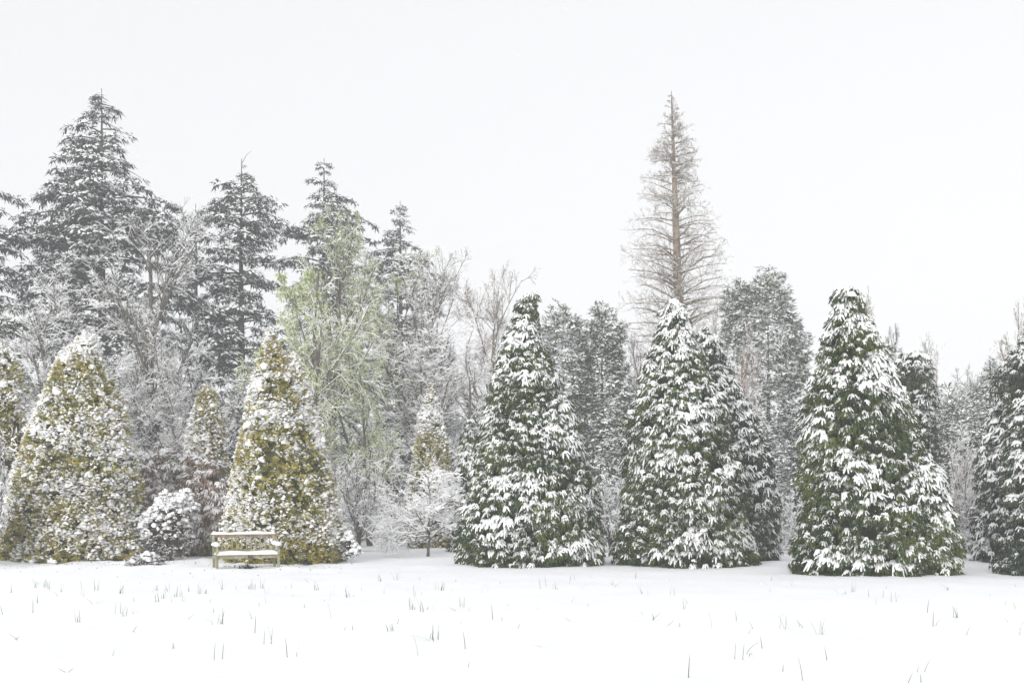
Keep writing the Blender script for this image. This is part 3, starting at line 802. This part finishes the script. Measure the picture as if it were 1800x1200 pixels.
# ---- bare trees, right half
bare_tree('bare_tree', 'reddish twiggy tree at the foot of the tall bare conifer, left side', 1150, 568, 52, 54, 64, trunk=.12, multi=2, limbs=9, ang=(35, 80), mat=M_BARK_RED, snow=.7, snow_h=0.013, twig=0.0093, leader='semi')
bare_tree('bare_tree', 'pinkish snow-dusted twiggy tree between two evergreens right of the tall bare conifer', 1290, 545, 72, 50, 65, trunk=.12, multi=3, limbs=9, ang=(35, 80), mat=M_BARK_RED, snow=.75, snow_h=0.017, weep=.1, twig=0.0085, leader='semi')
bare_tree('bare_tree', 'thin bare tree peeping over the right side of the largest cypress top', 1522, 512, 30, 52, 66, trunk=.25, leader=True, limbs=22, ang=(20, 45), mat=M_BARK_BROWN, snow=.6, twig=0.0085, leaves=900, leaf_mat=M_SPRING)
bare_tree('bare_tree', 'faint far bare tree just left of the dark column conifer', 1566, 572, 22, 72, 67, trunk=.3, leader=True, limbs=18, ang=(25, 55), snow=.5, twig=0.0110)
bare_tree('bare_tree', 'far conical bare tree with brown twigs right of the dark column conifer', 1643, 596, 46, 64, 68, trunk=.12, leader=True, limbs=32, ang=(30, 60), mat=M_BARK_BROWN, snow=.6, twig=0.0102)
bare_tree('bare_tree', 'sparse far bare tree between the far conical tree and the right edge', 1712, 636, 34, 58, 69, trunk=.4, leader=True, limbs=12, ang=(35, 65), snow=.6, twig=0.0102)
bare_tree('bare_tree', 'bare tree top rising behind the conifer at the right edge', 1790, 512, 36, 50, 70, trunk=.2, leader=True, limbs=28, ang=(30, 70), snow=.8, mat=M_BARK_BROWN, twig=0.0085)

# ---- broad evergreens behind
puffy('evergreen_tree', 'left one of two rounded grey-green evergreens behind the first green cypress', [(990, 632, 42, 88, 0), (966, 700, 46, 90, .6), (1006, 690, 42, 90, .2), (985, 800, 62, 120, .5)], 54, 81, 4600, M_EVER, .6, snow=.95, sub=4)
puffy('evergreen_tree', 'right one of two rounded grey-green evergreens, darker near the ground', [(1058, 630, 38, 84, 0), (1078, 690, 32, 80, .5), (1040, 700, 44, 90, .3), (1056, 800, 58, 120, .5)], 52, 82, 5200, M_EVER, .6, snow=.66, sub=4)
puffy('evergreen_tree', 'tall billowing evergreen right of the tall bare conifer', [(1350, 570, 46, 90, 0), (1312, 566, 40, 74, .8), (1384, 630, 38, 78, .3), (1336, 680, 52, 110, .2), (1350, 790, 74, 140, .4), (1404, 640, 18, 50, 1)], 55, 83, 7600, M_EVER, .6, snow=.62, sub=4)
puffy('evergreen_tree', 'dark low evergreen left of the largest cypress', [(1395, 800, 42, 90, 0), (1380, 860, 40, 80, 0)], 46, 84, 1200, M_FIR, .5, snow=.5)
puffy('evergreen_tree', 'grey far evergreen between the largest cypress and the column conifer', [(1560, 680, 36, 70, 0), (1590, 760, 50, 110, 0)], 60, 85, 1000, M_EVER, .6, snow=1.1, sub=3)
puffy('evergreen_tree', 'grey evergreen mass behind the spruces near the right edge', [(1660, 770, 60, 70, 0), (1720, 760, 50, 80, 1), (1780, 720, 50, 110, 1)], 56, 86, 1900, M_EVER, .6, snow=1.1, sub=3)
# dark understorey beneath the firs
for i, (px, py, rx, ry, Y, lab) in enumerate([
    (60, 800, 110, 130, 52, 'dark evergreen undergrowth behind the left edge golden conifer'),
    (290, 830, 120, 120, 50, 'dark evergreen undergrowth behind the narrow golden conifer'),
    (480, 800, 110, 130, 53, 'dark evergreen undergrowth below the second fir'),
    (650, 850, 80, 90, 50, 'dark hedge-like evergreen bush behind the snowy shrubs right of the bench'),
    (770, 830, 90, 110, 53, 'dark evergreen bush behind the little snow-covered tree'),
    (890, 800, 90, 120, 55, 'dark evergreen bush behind the first green cypress')]):
    puffy('evergreen_bush', lab, [(px, py, rx, ry, 0), (px - rx * .5, py + 40, rx * .6, ry * .7, -.6), (px + rx * .5, py + 30, rx * .6, ry * .7, .4)], Y, 90 + i, 1700, M_FIR, .6, snow=.6, cat='bush', sub=4)

# far wood closing the view
def far_wood():
    rg = np.random.default_rng(5)
    FG, SG = Geo(), Geo()
    n = 1500
    x = rg.uniform(-75, 80, n); k = rg.integers(0, 3, n)
    y = 92 + k * 6 + rg.normal(0, 1.5, n)
    hm = 9.0 + 1.6 * np.sin(x * .31) + 1.2 * np.sin(x * .83 + 1) + k * 1.2
    hm = hm * np.where((x > 8) & (x < 40), .92, 1.0)
    z = hm * rg.random(n) ** .7
    O = np.stack([x, y, z], 1)
    d = rg.normal(size=(n, 3)); d[:, 1] -= 1; d[:, 2] = -.1
    S = rg.uniform(2.2, 4.0, n); ch = rg.integers(0, 8, n)
    scatter(FG, [p[0] for p in LEAFT], frames(d), O, S, rg, 0, ch)
    scatter(SG, [p[1] for p in LEAFT], frames(d), O, S, rg, 1, ch)
    for q in range(len(SG.V)): FG.add(SG.V[q], SG.T[q] - SG.T[q].min(), 1)
    tag(FG.build('far_woods', [M_EVER, M_SNOW], smooth=False), 'hazy snowy wood closing the view behind all trees', 'woods', kind='stuff')
far_wood()

# ---- shrubs
bare_tree('snow_covered_tree', 'little snow-covered tree with a short dark trunk on the open snow', 752, 818, 92, 33.4, 71, trunk=.24, limbs=12, ang=(35, 80), snow=.98, snow_h=.026, up=.12, curl=.0, twig=.006, dens=1.3, mat=M_BARK)
bare_tree('snow_covered_shrub', 'white snow-covered shrub right of the two-tipped golden conifer', 632, 800, 62, 37, 72, trunk=.12, multi=4, limbs=6, ang=(30, 85), snow=.98, snow_h=.032, twig=.008, cat='shrub', weep=.12, dens=1.0)
bare_tree('snow_covered_shrub', 'snow-covered shrub between the golden conifer and the little tree, set further back', 694, 838, 50, 43, 73, trunk=.12, multi=4, limbs=6, ang=(30, 85), snow=.98, snow_h=.032, twig=.008, cat='shrub', dens=1.0)
bare_tree('snow_covered_shrub', 'snow-covered shrub in the gap between the first two green cypresses', 1072, 826, 52, 39, 74, trunk=.12, multi=4, limbs=6, ang=(30, 85), snow=.98, snow_h=.032, twig=.009, cat='shrub', dens=1.0)
bare_tree('snow_covered_shrub', 'snow-covered shrub in the gap left of the largest cypress', 1392, 850, 44, 39, 75, trunk=.12, multi=4, limbs=6, ang=(30, 85), snow=.98, snow_h=.032, twig=.009, cat='shrub', dens=1.0)
bare_tree('snow_covered_shrub', 'tall pinkish snow-covered shrub between largest cypress and right edge', 1690, 765, 70, 36, 76, trunk=.1, multi=5, limbs=6, ang=(30, 80), snow=.93, snow_h=.04, twig=.008, cat='shrub', mat=M_BARK_RED, dens=1.0)
bare_tree('snow_covered_shrub', 'white shrub at the left edge in front of the golden conifers', -22, 745, 52, 28.2, 78, trunk=.1, multi=4, limbs=6, ang=(30, 80), snow=.95, snow_h=.035, twig=.006, cat='shrub', dens=1.0)

puffy('russet_shrub', 'pinkish brown snow-dusted shrub between the left golden conifer and the narrow one', [(272, 850, 42, 56, 0), (318, 852, 44, 52, .2), (288, 912, 56, 64, -.2)], 34.8, 101, 1500, M_RUSSET, .95, snow=1.15, cat='shrub', sub=5, protos=DRAPE)
puffy('russet_shrub', 'pinkish brown rounded shrub behind the bench with bare brown front',
    [(362, 896, 46, 80, 0), (392, 862, 26, 50, .3), (334, 928, 36, 50, -.1)], 34.4, 102, 1500, M_RUSSET, .85, snow=.85, cat='shrub', sub=3, protos=DRAPE)
puffy('dark_shrub', 'rounded dark shrub under thick snow caps between left golden conifer and bench', [(300, 924, 42, 58, 0), (272, 936, 26, 40, -.1), (322, 910, 22, 44, .1)], 31.6, 103, 1500, M_PURPLE, .19, snow=1.1, cat='shrub', pillows=420, sub=3)
puffy('twiggy_shrub', 'tiny half-buried twiggy shrub in the snow left of the bench', [(256, 993, 32, 17, 0)], 26.4, 104, 420, M_PURPLE, .19, snow=.8, cat='shrub', pillows=16, trunk=False)
puffy('small_shrub', 'small snow-covered shrub at the right foot of the two-tipped golden conifer', [(612, 958, 12, 20, 0), (622, 968, 12, 12, 0)], 30.2, 105, 160, M_PURPLE, .16, snow=1.0, cat='shrub', pillows=50, trunk=False)

# ---- wooden fence glimpsed between the cypresses
def fence():
    Y = 41.0
    x0, x1 = PX(1352, Y), PX(1425, Y)
    root = thing('wooden_fence', 'yellowish wooden paling fence glimpsed in the gap left of the largest cypress', 'fence', ((x0 + x1) / 2, Y, 0))
    cx = (x0 + x1) / 2
    def bx(name, a, b, mat=M_FENCE):
        a = np.array(a, float); b = np.array(b, float)
        V = np.array([[(a, b)[i][0], (a, b)[j][1], (a, b)[k][2]] for i in (0, 1) for j in (0, 1) for k in (0, 1)]) - np.array([cx, Y, 0])
        T = [(0, 1, 3), (0, 3, 2), (4, 6, 7), (4, 7, 5), (0, 4, 5), (0, 5, 1), (2, 3, 7), (2, 7, 6), (0, 2, 6), (0, 6, 4), (1, 5, 7), (1, 7, 3)]
        g = Geo(); g.add(V, T); return g.build(name, mat, root, smooth=False)
    n = 11
    for i in range(n):
        x = x0 + (x1 - x0) * i / (n - 1)
        bx('paling', (x - .04, Y - .03, 0), (x + .04, Y - .01, .8 + .02 * (i % 3)))
    bx('rail', (x0 - .1, Y - .008, .15), (x1 + .1, Y + .03, .23)); bx('rail', (x0 - .1, Y - .008, .6), (x1 + .1, Y + .03, .68))
fence()

# ---- the bench
def bench():
    a = R(25)
    Y = 26.6; x = PX(433, Y) ; z = gz1(x, Y) - .01
    root = thing('garden_bench', 'weathered wooden garden bench with snow on seat, arms and back rail', 'bench', (x, Y, z), rz=a)
    def bar(name, p, q, w, h, mat=M_BENCH, bev=.006):
        """rounded bar from p to q, w across (local side), h tall"""
        p = np.array(p, float); q = np.array(q, float); d = (q - p) / np.linalg.norm(q - p)
        s = np.cross(d, (0, 0, 1)); s = s / np.linalg.norm(s) if np.linalg.norm(s) > .1 else np.array([1.0, 0, 0])
        u = np.cross(s, d)
        oc = [(w / 2, h / 2 - bev), (w / 2 - bev, h / 2), (-w / 2 + bev, h / 2), (-w / 2, h / 2 - bev), (-w / 2, -h / 2 + bev), (-w / 2 + bev, -h / 2), (w / 2 - bev, -h / 2), (w / 2, -h / 2 + bev)]
        V = [e + s * i + u * j for e in (p, q) for i, j in oc]
        T = []
        for k in range(8):
            b = (k + 1) % 8; T += [(k, b, b + 8), (k, b + 8, k + 8)]
        for k in range(1, 7): T += [(0, k + 1, k), (8, 8 + k, 9 + k)]
        g = Geo(); g.add(V, T); return g.build(name, mat, root, smooth=False)
    L = .80; D = .27      # half length, half depth; the front looks along -y
    for sx in (-1, 1):
        bar('leg', (sx * L, -D, -.05), (sx * L, -D, .64), .065, .065)
        o = bar('leg', (sx * L, D, -.05), (sx * L, D, .45), .065, .065)
        bar('back_post', (sx * L, D + .001, .45), (sx * L, D + .12, .93), .062, .06)
        bar('side_rail', (sx * L, -D + .033, .37), (sx * L, D - .033, .37), .04, .08)
        bar('armrest', (sx * L, -D - .07, .66), (sx * L, D + .03, .67), .095, .035)
        sg = Geo(); n = 12
        sg.add(*snow_bar((sx * L, -D - .10, .675), (sx * L, D + .03, .685), .078, .085, n, 300 + sx)); sg.build('snow', M_SNOW, root)
    bar('front_rail', (-L + .033, -D, .375), (L - .033, -D, .375), .035, .085)
    bar('rear_rail', (-L + .033, D - .01, .375), (L - .033, D - .01, .375), .035, .08)
    for k in range(6):
        yy = -D - .02 + k * .092
        bar('seat_slat', (-L - .01 if k not in (0, 5) else -L + .035, yy + .02, .43), (L + .01 if k not in (0, 5) else L - .035, yy + .02, .43), .078, .022)
    bar('lower_back_rail', (-L + .031, D + .028, .53), (L - .031, D + .028, .53), .04, .05)
    # curved-end top rail
    bar('top_rail', (-L - .03, D + .122, .925), (L + .03, D + .122, .925), .05, .085, M_BENCH_DARK)
    for k in range(12):
        xx = -L + .11 + k * (2 * L - .22) / 11
        bar('back_slat', (xx, D + .036, .556), (xx, D + .114, .883), .030, .018)
    pg = bar('plaque', (-.02, -D - .0215, .375), (.13, -D - .0215, .375), .006, .078, M_PLAQUE, .002)
    s = Geo(); s.add(*snow_bar((-L - .06, D + .122, .96), (L + .06, D + .122, .96), .052, .07, 26, 310, ends=.035)); s.build('snow', M_SNOW, root)
    # snow on the seat
    nx, ny = 40, 12
    rg = np.random.default_rng(9)
    X, Yy = np.meshgrid(np.linspace(-1, 1, nx), np.linspace(-1, 1, ny))
    sn = SNoise(44, 12, 3, 9)
    prof = (1 - np.abs(X) ** 14) ** .5 * (1 - np.abs(Yy) ** 6) ** .5
    P = np.stack([X * (L + .015), -.02 + Yy * (D + .035), .435 + 0 * X], -1)
    P[..., 2] += prof * (.095 + .012 * sn(P.reshape(-1, 3)).reshape(X.shape)) + .03 * np.clip(Yy - .6, 0, 1) * prof
    i = (np.arange(ny - 1)[:, None] * nx + np.arange(nx - 1)[None]).ravel()
    T = np.concatenate([np.stack([i, i + 1, i + nx + 1], 1), np.stack([i, i + nx + 1, i + nx], 1)])
    g = Geo(); g.add(P.reshape(-1, 3), T); g.build('snow', M_SNOW, root)

def snow_bar(p, q, w, h, n, seed, ends=0.0):
    """a long rounded loaf of snow from p to q"""
    rg = np.random.default_rng(seed); p = np.array(p, float); q = np.array(q, float)
    d = (q - p) / np.linalg.norm(q - p); s = np.cross(d, (0, 0, 1)); s /= np.linalg.norm(s)
    m = 9; V = []
    for i in range(n + 1):
        t = i / n; c = p + (q - p) * t
        e = min(1, (min(t, 1 - t) * np.linalg.norm(q - p) / .05)) ** .5; e = max(e, .05)
        hh = h * e * (1 + .10 * rg.uniform(-1, 1) + .14 * math.sin(t * 9 + seed) + .1 * math.sin(t * 23 + seed * 2)) + (ends if (t < .07 or t > .93) else 0) * e
        for j in range(m):
            a = pi * j / (m - 1)
            V.append(c + s * w * e * math.cos(a) * (1 + .06 * rg.uniform(-1, 1)) + np.array([0, 0, hh * math.sin(a) ** .8 - .004]))
    T = []
    for i in range(n):
        for j in range(m - 1):
            k = i * m + j; T += [(k, k + 1, k + m + 1), (k, k + m + 1, k + m)]
        T += [(i * m, (i + 1) * m + m - 1, i * m + m - 1), (i * m, (i + 1) * m, (i + 1) * m + m - 1)]
    return np.array(V), np.array(T)
bench()

# ---- leaf blades poking through the snow
def blade(rg, h, lean, w=.012, bend=.3, az=0.0):
    n = 5; V = []
    for i in range(n + 1):
        t = i / n
        r_ = h * (math.sin(lean) * t + bend * t * t)
        z = h * (math.cos(lean) * t - bend * .5 * t * t) - .03
        ww = w * (1 - t ** 3 * .85) * .5
        c = np.array([math.cos(az) * r_, math.sin(az) * r_, z]); s = np.array([-math.sin(az), math.cos(az), 0])
        u = np.array([math.cos(az), math.sin(az), 0]) * w * .18
        V += [c - s * ww, c + u, c + s * ww]
    T = []
    for i in range(n):
        k = i * 3
        T += [(k, k + 1, k + 4), (k, k + 4, k + 3), (k + 1, k + 2, k + 5), (k + 1, k + 5, k + 4)]
    return np.array(V), np.array(T)

def tuft_mesh(seed, nb, kind):
    rg = np.random.default_rng(seed); g = Geo()
    for i in range(nb):
        if kind == 'flat':
            h, le, be = rg.uniform(.16, .3), rg.uniform(1.1, 1.45), rg.uniform(-.1, .1)
        elif kind == 'arch':
            h, le, be = rg.uniform(.22, .34), rg.uniform(.2, .6), rg.uniform(.7, 1.1)
        else:
            h, le, be = rg.uniform(.10, .27), abs(rg.normal(0, .28)), rg.uniform(0, .3)
        V, T = blade(rg, h, le, rg.uniform(.006, .0115), be, rg.uniform(0, 2 * pi))
        off = rg.normal(0, .035, 3) * (nb > 1); off[2] = 0
        if kind == 'flat': V[:, 2] += .035
        g.add(V + off, T, 0, np.full(len(V), rg.random()))
    return g.mesh('leaf_blades', [M_BLADE])
TUFTS = {
    'single': ([tuft_mesh(500 + i, 1, 'up') for i in range(5)], 'single upright leaf blade', 'single leaf blades in the snow'),
    'pair': ([tuft_mesh(520 + i, 2, 'up') for i in range(5)], 'pair of leaf blades', 'pairs of leaf blades in the snow'),
    'tuft': ([tuft_mesh(540 + i, 4 + i % 3, 'up') for i in range(7)], 'tuft of leaves', 'daffodil leaf tufts in the snow'),
    'arch': ([tuft_mesh(560 + i, 2, 'arch') for i in range(4)], 'arching leaf blades', 'arching leaf blades in the snow'),
    'flat': ([tuft_mesh(580 + i, 1 + i % 2, 'flat') for i in range(4)], 'flattened leaf blade', 'flattened leaf blades on the snow'),
}
def put_tuft(px, py, kind, rg, s=1.0):
    Y = PY(py); x = PX(px, Y)
    me, lab, grp = TUFTS[kind]
    o = bpy.data.objects.new('daffodil_leaves' if kind == 'tuft' else 'leaf_blade', me[rg.integers(0, len(me))])
    COL.objects.link(o)
    o.location = (x, Y, gz1(x, Y)); o.rotation_euler = (0, 0, rg.uniform(0, 2 * pi)); o.scale = (s, s, s)
    zone = [z for lim, z in ((150, 'in front of the large left golden conifer'), (345, 'on the lawn left of the bench'), (520, 'straight in front of the bench'),
            (680, 'in front of the two-tipped golden conifer'), (800, 'in front of the little snowy tree'), (1070, 'in front of the first green cypress'),
            (1330, 'in front of the second green cypress'), (1690, 'in front of the largest cypress'), (9999, 'near the right edge')) if px < lim][0]
    far = 'near the trees' if py < 1045 else ('in mid lawn' if py < 1115 else 'close to the camera')
    tag(o, lab + ', ' + far + ' ' + zone, 'leaves' if kind == 'tuft' else 'leaf blade', grp)
rgt = np.random.default_rng(99)
spots = [
    (22, 1040, 'pair'), (62, 1034, 'tuft'), (84, 1036, 'tuft'), (68, 1058, 'pair'), (103, 1047, 'single'), (58, 1075, 'single'), (5, 1078, 'single'), (136, 1092, 'tuft'), (167, 1038, 'tuft'),
    (140, 1036, 'pair'), (165, 1063, 'arch'), (205, 1077, 'pair'), (230, 1078, 'pair'), (247, 1074, 'flat'), (213, 1043, 'tuft'), (236, 1055, 'single'), (220, 1030, 'single'), (275, 1056, 'tuft'), (288, 1050, 'tuft'),
    (310, 1048, 'tuft'), (330, 1040, 'pair'), (323, 1056, 'pair'), (352, 1044, 'tuft'), (362, 1044, 'tuft'), (369, 1058, 'single'), (375, 1079, 'single'), (392, 1035, 'tuft'), (415, 1035, 'pair'),
    (440, 1032, 'tuft'), (462, 1032, 'tuft'), (476, 1052, 'arch'), (470, 1060, 'pair'), (455, 1065, 'single'), (514, 1050, 'single'), (535, 1070, 'single'), (556, 1036, 'tuft'), (574, 1058, 'pair'), (587, 1045, 'pair'),
    (385, 1100, 'tuft'), (372, 1096, 'flat'), (443, 1090, 'single'), (565, 1096, 'flat'), (582, 1090, 'single'), (448, 1112, 'single'), (468, 1134, 'pair'), (478, 1133, 'single'), (477, 1109, 'single'),
    (381, 1161, 'pair'), (505, 1156, 'single'), (522, 1154, 'pair'), (308, 1143, 'pair'), (198, 1156, 'single'), (27, 1126, 'flat'), (235, 1112, 'flat'),
    (613, 1050, 'tuft'), (636, 1037, 'single'), (668, 1020, 'tuft'), (697, 1018, 'tuft'), (741, 1017, 'pair'), (675, 1045, 'pair'), (730, 1048, 'pair'), (740, 1048, 'single'), (778, 1038, 'tuft'), (801, 1019, 'pair'),
    (788, 1050, 'single'), (850, 1030, 'single'), (880, 1026, 'single'), (858, 1043, 'single'), (924, 1026, 'flat'), (950, 1038, 'single'), (960, 1030, 'single'), (1005, 1016, 'pair'), (1030, 1031, 'arch'), (1040, 1014, 'single'),
    (1080, 1034, 'arch'), (1120, 1015, 'pair'), (1129, 1044, 'tuft'), (1140, 1056, 'single'), (1180, 1050, 'pair'), (897, 1069, 'pair'), (830, 1080, 'single'), (825, 1078, 'single'), (740, 1080, 'tuft'), (725, 1076, 'tuft'),
    (755, 1076, 'pair'), (798, 1078, 'flat'), (807, 1100, 'single'), (687, 1110, 'tuft'), (698, 1098, 'single'), (667, 1097, 'single'), (620, 1107, 'single'), (605, 1107, 'single'), (760, 1128, 'tuft'), (763, 1130, 'arch'),
    (866, 1094, 'single'), (882, 1096, 'single'), (911, 1110, 'single'), (958, 1082, 'flat'), (945, 1078, 'single'), (1002, 1099, 'flat'), (955, 1141, 'flat'), (818, 1143, 'single'), (822, 1178, 'single'), (735, 1156, 'single'),
    (1150, 1094, 'flat'), (1175, 1105, 'flat'), (1195, 1106, 'single'), (1033, 1075, 'single'), (1210, 1065, 'single'), (1204, 1076, 'pair'), (1252, 1107, 'single'), (1297, 1096, 'pair'), (1315, 1115, 'flat'), (1325, 1107, 'single'),
    (1378, 1106, 'tuft'), (1383, 1108, 'flat'), (1410, 1102, 'arch'), (1441, 1116, 'tuft'), (1296, 1162, 'pair'), (1313, 1154, 'arch'), (1340, 1143, 'single'), (1411, 1196, 'single'), (1454, 1158, 'single'), (1490, 1180, 'flat'),
    (1376, 1181, 'single'), (1611, 1173, 'single'), (1624, 1172, 'single'), (1619, 1192, 'single'), (1640, 1095, 'single'), (1643, 1094, 'single'), (1698, 1108, 'single'), (1676, 1110, 'flat'), (1680, 1082, 'tuft'), (1775, 1087, 'single'),
    (1795, 1106, 'pair'), (1767, 1063, 'single'), (1786, 1068, 'single'), (1478, 1048, 'arch'), (1486, 1047, 'single'), (1527, 1050, 'single'), (1542, 1066, 'pair'), (1500, 1042, 'tuft'), (1390, 1028, 'pair'), (1573, 1060, 'pair'),
    (1630, 1076, 'single'), (1665, 1035, 'flat'), (1558, 1036, 'single'), (1210, 1196, 'single'), (1594, 1196, 'single'), (330, 1090, 'flat'), (118, 1184, 'flat')]
for (px, py, k) in spots: put_tuft(px, py, k, rgt, 1.0)
for i in range(48):
    px = rgt.uniform(10, 640) if rgt.random() < .5 else rgt.uniform(640, 1790)
    py = 1016 + abs(rgt.normal(0, 22)) + (14 if px > 1400 else 0)
    put_tuft(px, py, rgt.choice(['single', 'pair', 'tuft', 'flat'], p=[.4, .2, .2, .2]), rgt, rgt.uniform(.6, .9))

# green clump under the bench, small leafy plant by the dark shrub
def clump(name, label, px, py, n, spread, h, seed, mat=M_BLADE):
    rg = np.random.default_rng(seed); Y = PY(py); x = PX(px, Y)
    g = Geo()
    for i in range(n):
        V, T = blade(rg, rg.uniform(.5, 1) * h, abs(rg.normal(0, .4)), rg.uniform(.012, .022), rg.uniform(0, .5), rg.uniform(0, 2 * pi))
        o = np.array([rg.uniform(-1, 1) * spread, rg.uniform(-.3, .3) * spread, 0])
        g.add(V + o, T, 0, np.full(len(V), rg.random()))
    o = g.build(name, mat); o.location = (x, Y, gz1(x, Y)); tag(o, label, 'plant')
clump('green_plant', 'row of green leaf blades growing beneath the bench seat', 425, 998, 90, .45, .17, 1)
clump('green_plant', 'darker bushy green plant under the right half of the bench', 436, 998, 70, .10, .26, 2, M_GREEN)
clump('green_plant', 'small green leafy plant at the foot of the dark rounded shrub', 292, 984, 70, .25, .22, 3, M_GREEN)
clump('green_plant', 'tiny dark green plant in the snow right of the bench', 515, 993, 16, .06, .10, 4, M_GREEN)

# bits of litter and grass on the lumpy snow of the bed
def litter():
    rg = np.random.default_rng(8); g = Geo()
    n = 420
    px = rg.uniform(0, 625, n); py = rg.normal(992, 7, n)
    py = np.where((px > 640), rg.uniform(1020, 1190, n), np.clip(py, 978, 1012))
    Y = CAMZ * FOC / (py - HOR); x = (px - 900) / FOC * Y
    z = gz(x, Y)
    pr = [(np.array([[0, -.5, 0], [1, 0, .3], [0, .5, .1], [.3, 0, .5]]), np.array([[0, 1, 3], [1, 2, 3], [0, 3, 2]]))]
    d = rg.normal(size=(n, 3)); d[:, 2] = np.abs(d[:, 2]) * .5
    scatter(g, pr, frames(d), np.stack([x, Y, z], 1), rg.uniform(.015, .045, n), rg)
    tag(g.build('leaf_litter', M_DIRT, smooth=False), 'dead leaf bits scattered on the snow', 'litter', kind='stuff')
litter()

# ---- falling snow and the misty air
def snowfall():
    rg = np.random.default_rng(4); n = 20000
    O = np.stack([rg.uniform(-24, 24, n), rg.uniform(7, 42, n), rg.uniform(.2, 18, n)], 1)
    pr = [(np.array([[1, 0, -.4], [-.5, .87, -.4], [-.5, -.87, -.4], [0, 0, .9]]) * 1.0, np.array([[0, 1, 3], [1, 2, 3], [2, 0, 3], [0, 2, 1]]))]
    d = nrm(rg.normal(size=(n, 3)))
    g = Geo(); scatter(g, pr, frames(d), O, rg.uniform(.005, .011, n), rg)
    tag(g.build('falling_snow', M_SNOW), 'fine snowflakes drifting down in front of the trees', 'snowfall', kind='stuff')
snowfall()

def haze():
    a = np.array([-310, -14, -1.6]); b = np.array([310, 430, 34.0])
    V = np.array([[(a, b)[i][0], (a, b)[j][1], (a, b)[k][2]] for i in (0, 1) for j in (0, 1) for k in (0, 1)], float)
    T = [(0, 1, 3), (0, 3, 2), (4, 6, 7), (4, 7, 5), (0, 4, 5), (0, 5, 1), (2, 3, 7), (2, 7, 6), (0, 2, 6), (0, 6, 4), (1, 5, 7), (1, 7, 3)]
    m = bpy.data.materials.new('misty_air'); m.use_nodes = True; t = m.node_tree
    t.nodes.clear()
    o = t.nodes.new('ShaderNodeOutputMaterial'); v = t.nodes.new('ShaderNodeVolumePrincipled')
    v.inputs['Density'].default_value = 0.0021
    v.inputs['Color'].default_value = (0.97, 0.98, 1.0, 1)
    t.links.new(v.outputs[0], o.inputs['Volume'])
    g = Geo(); g.add(V, T)
    h = g.build('haze', m, smooth=False)
    tag(h, 'thin snowy mist in the air between the trees', 'haze', kind='stuff')
haze()
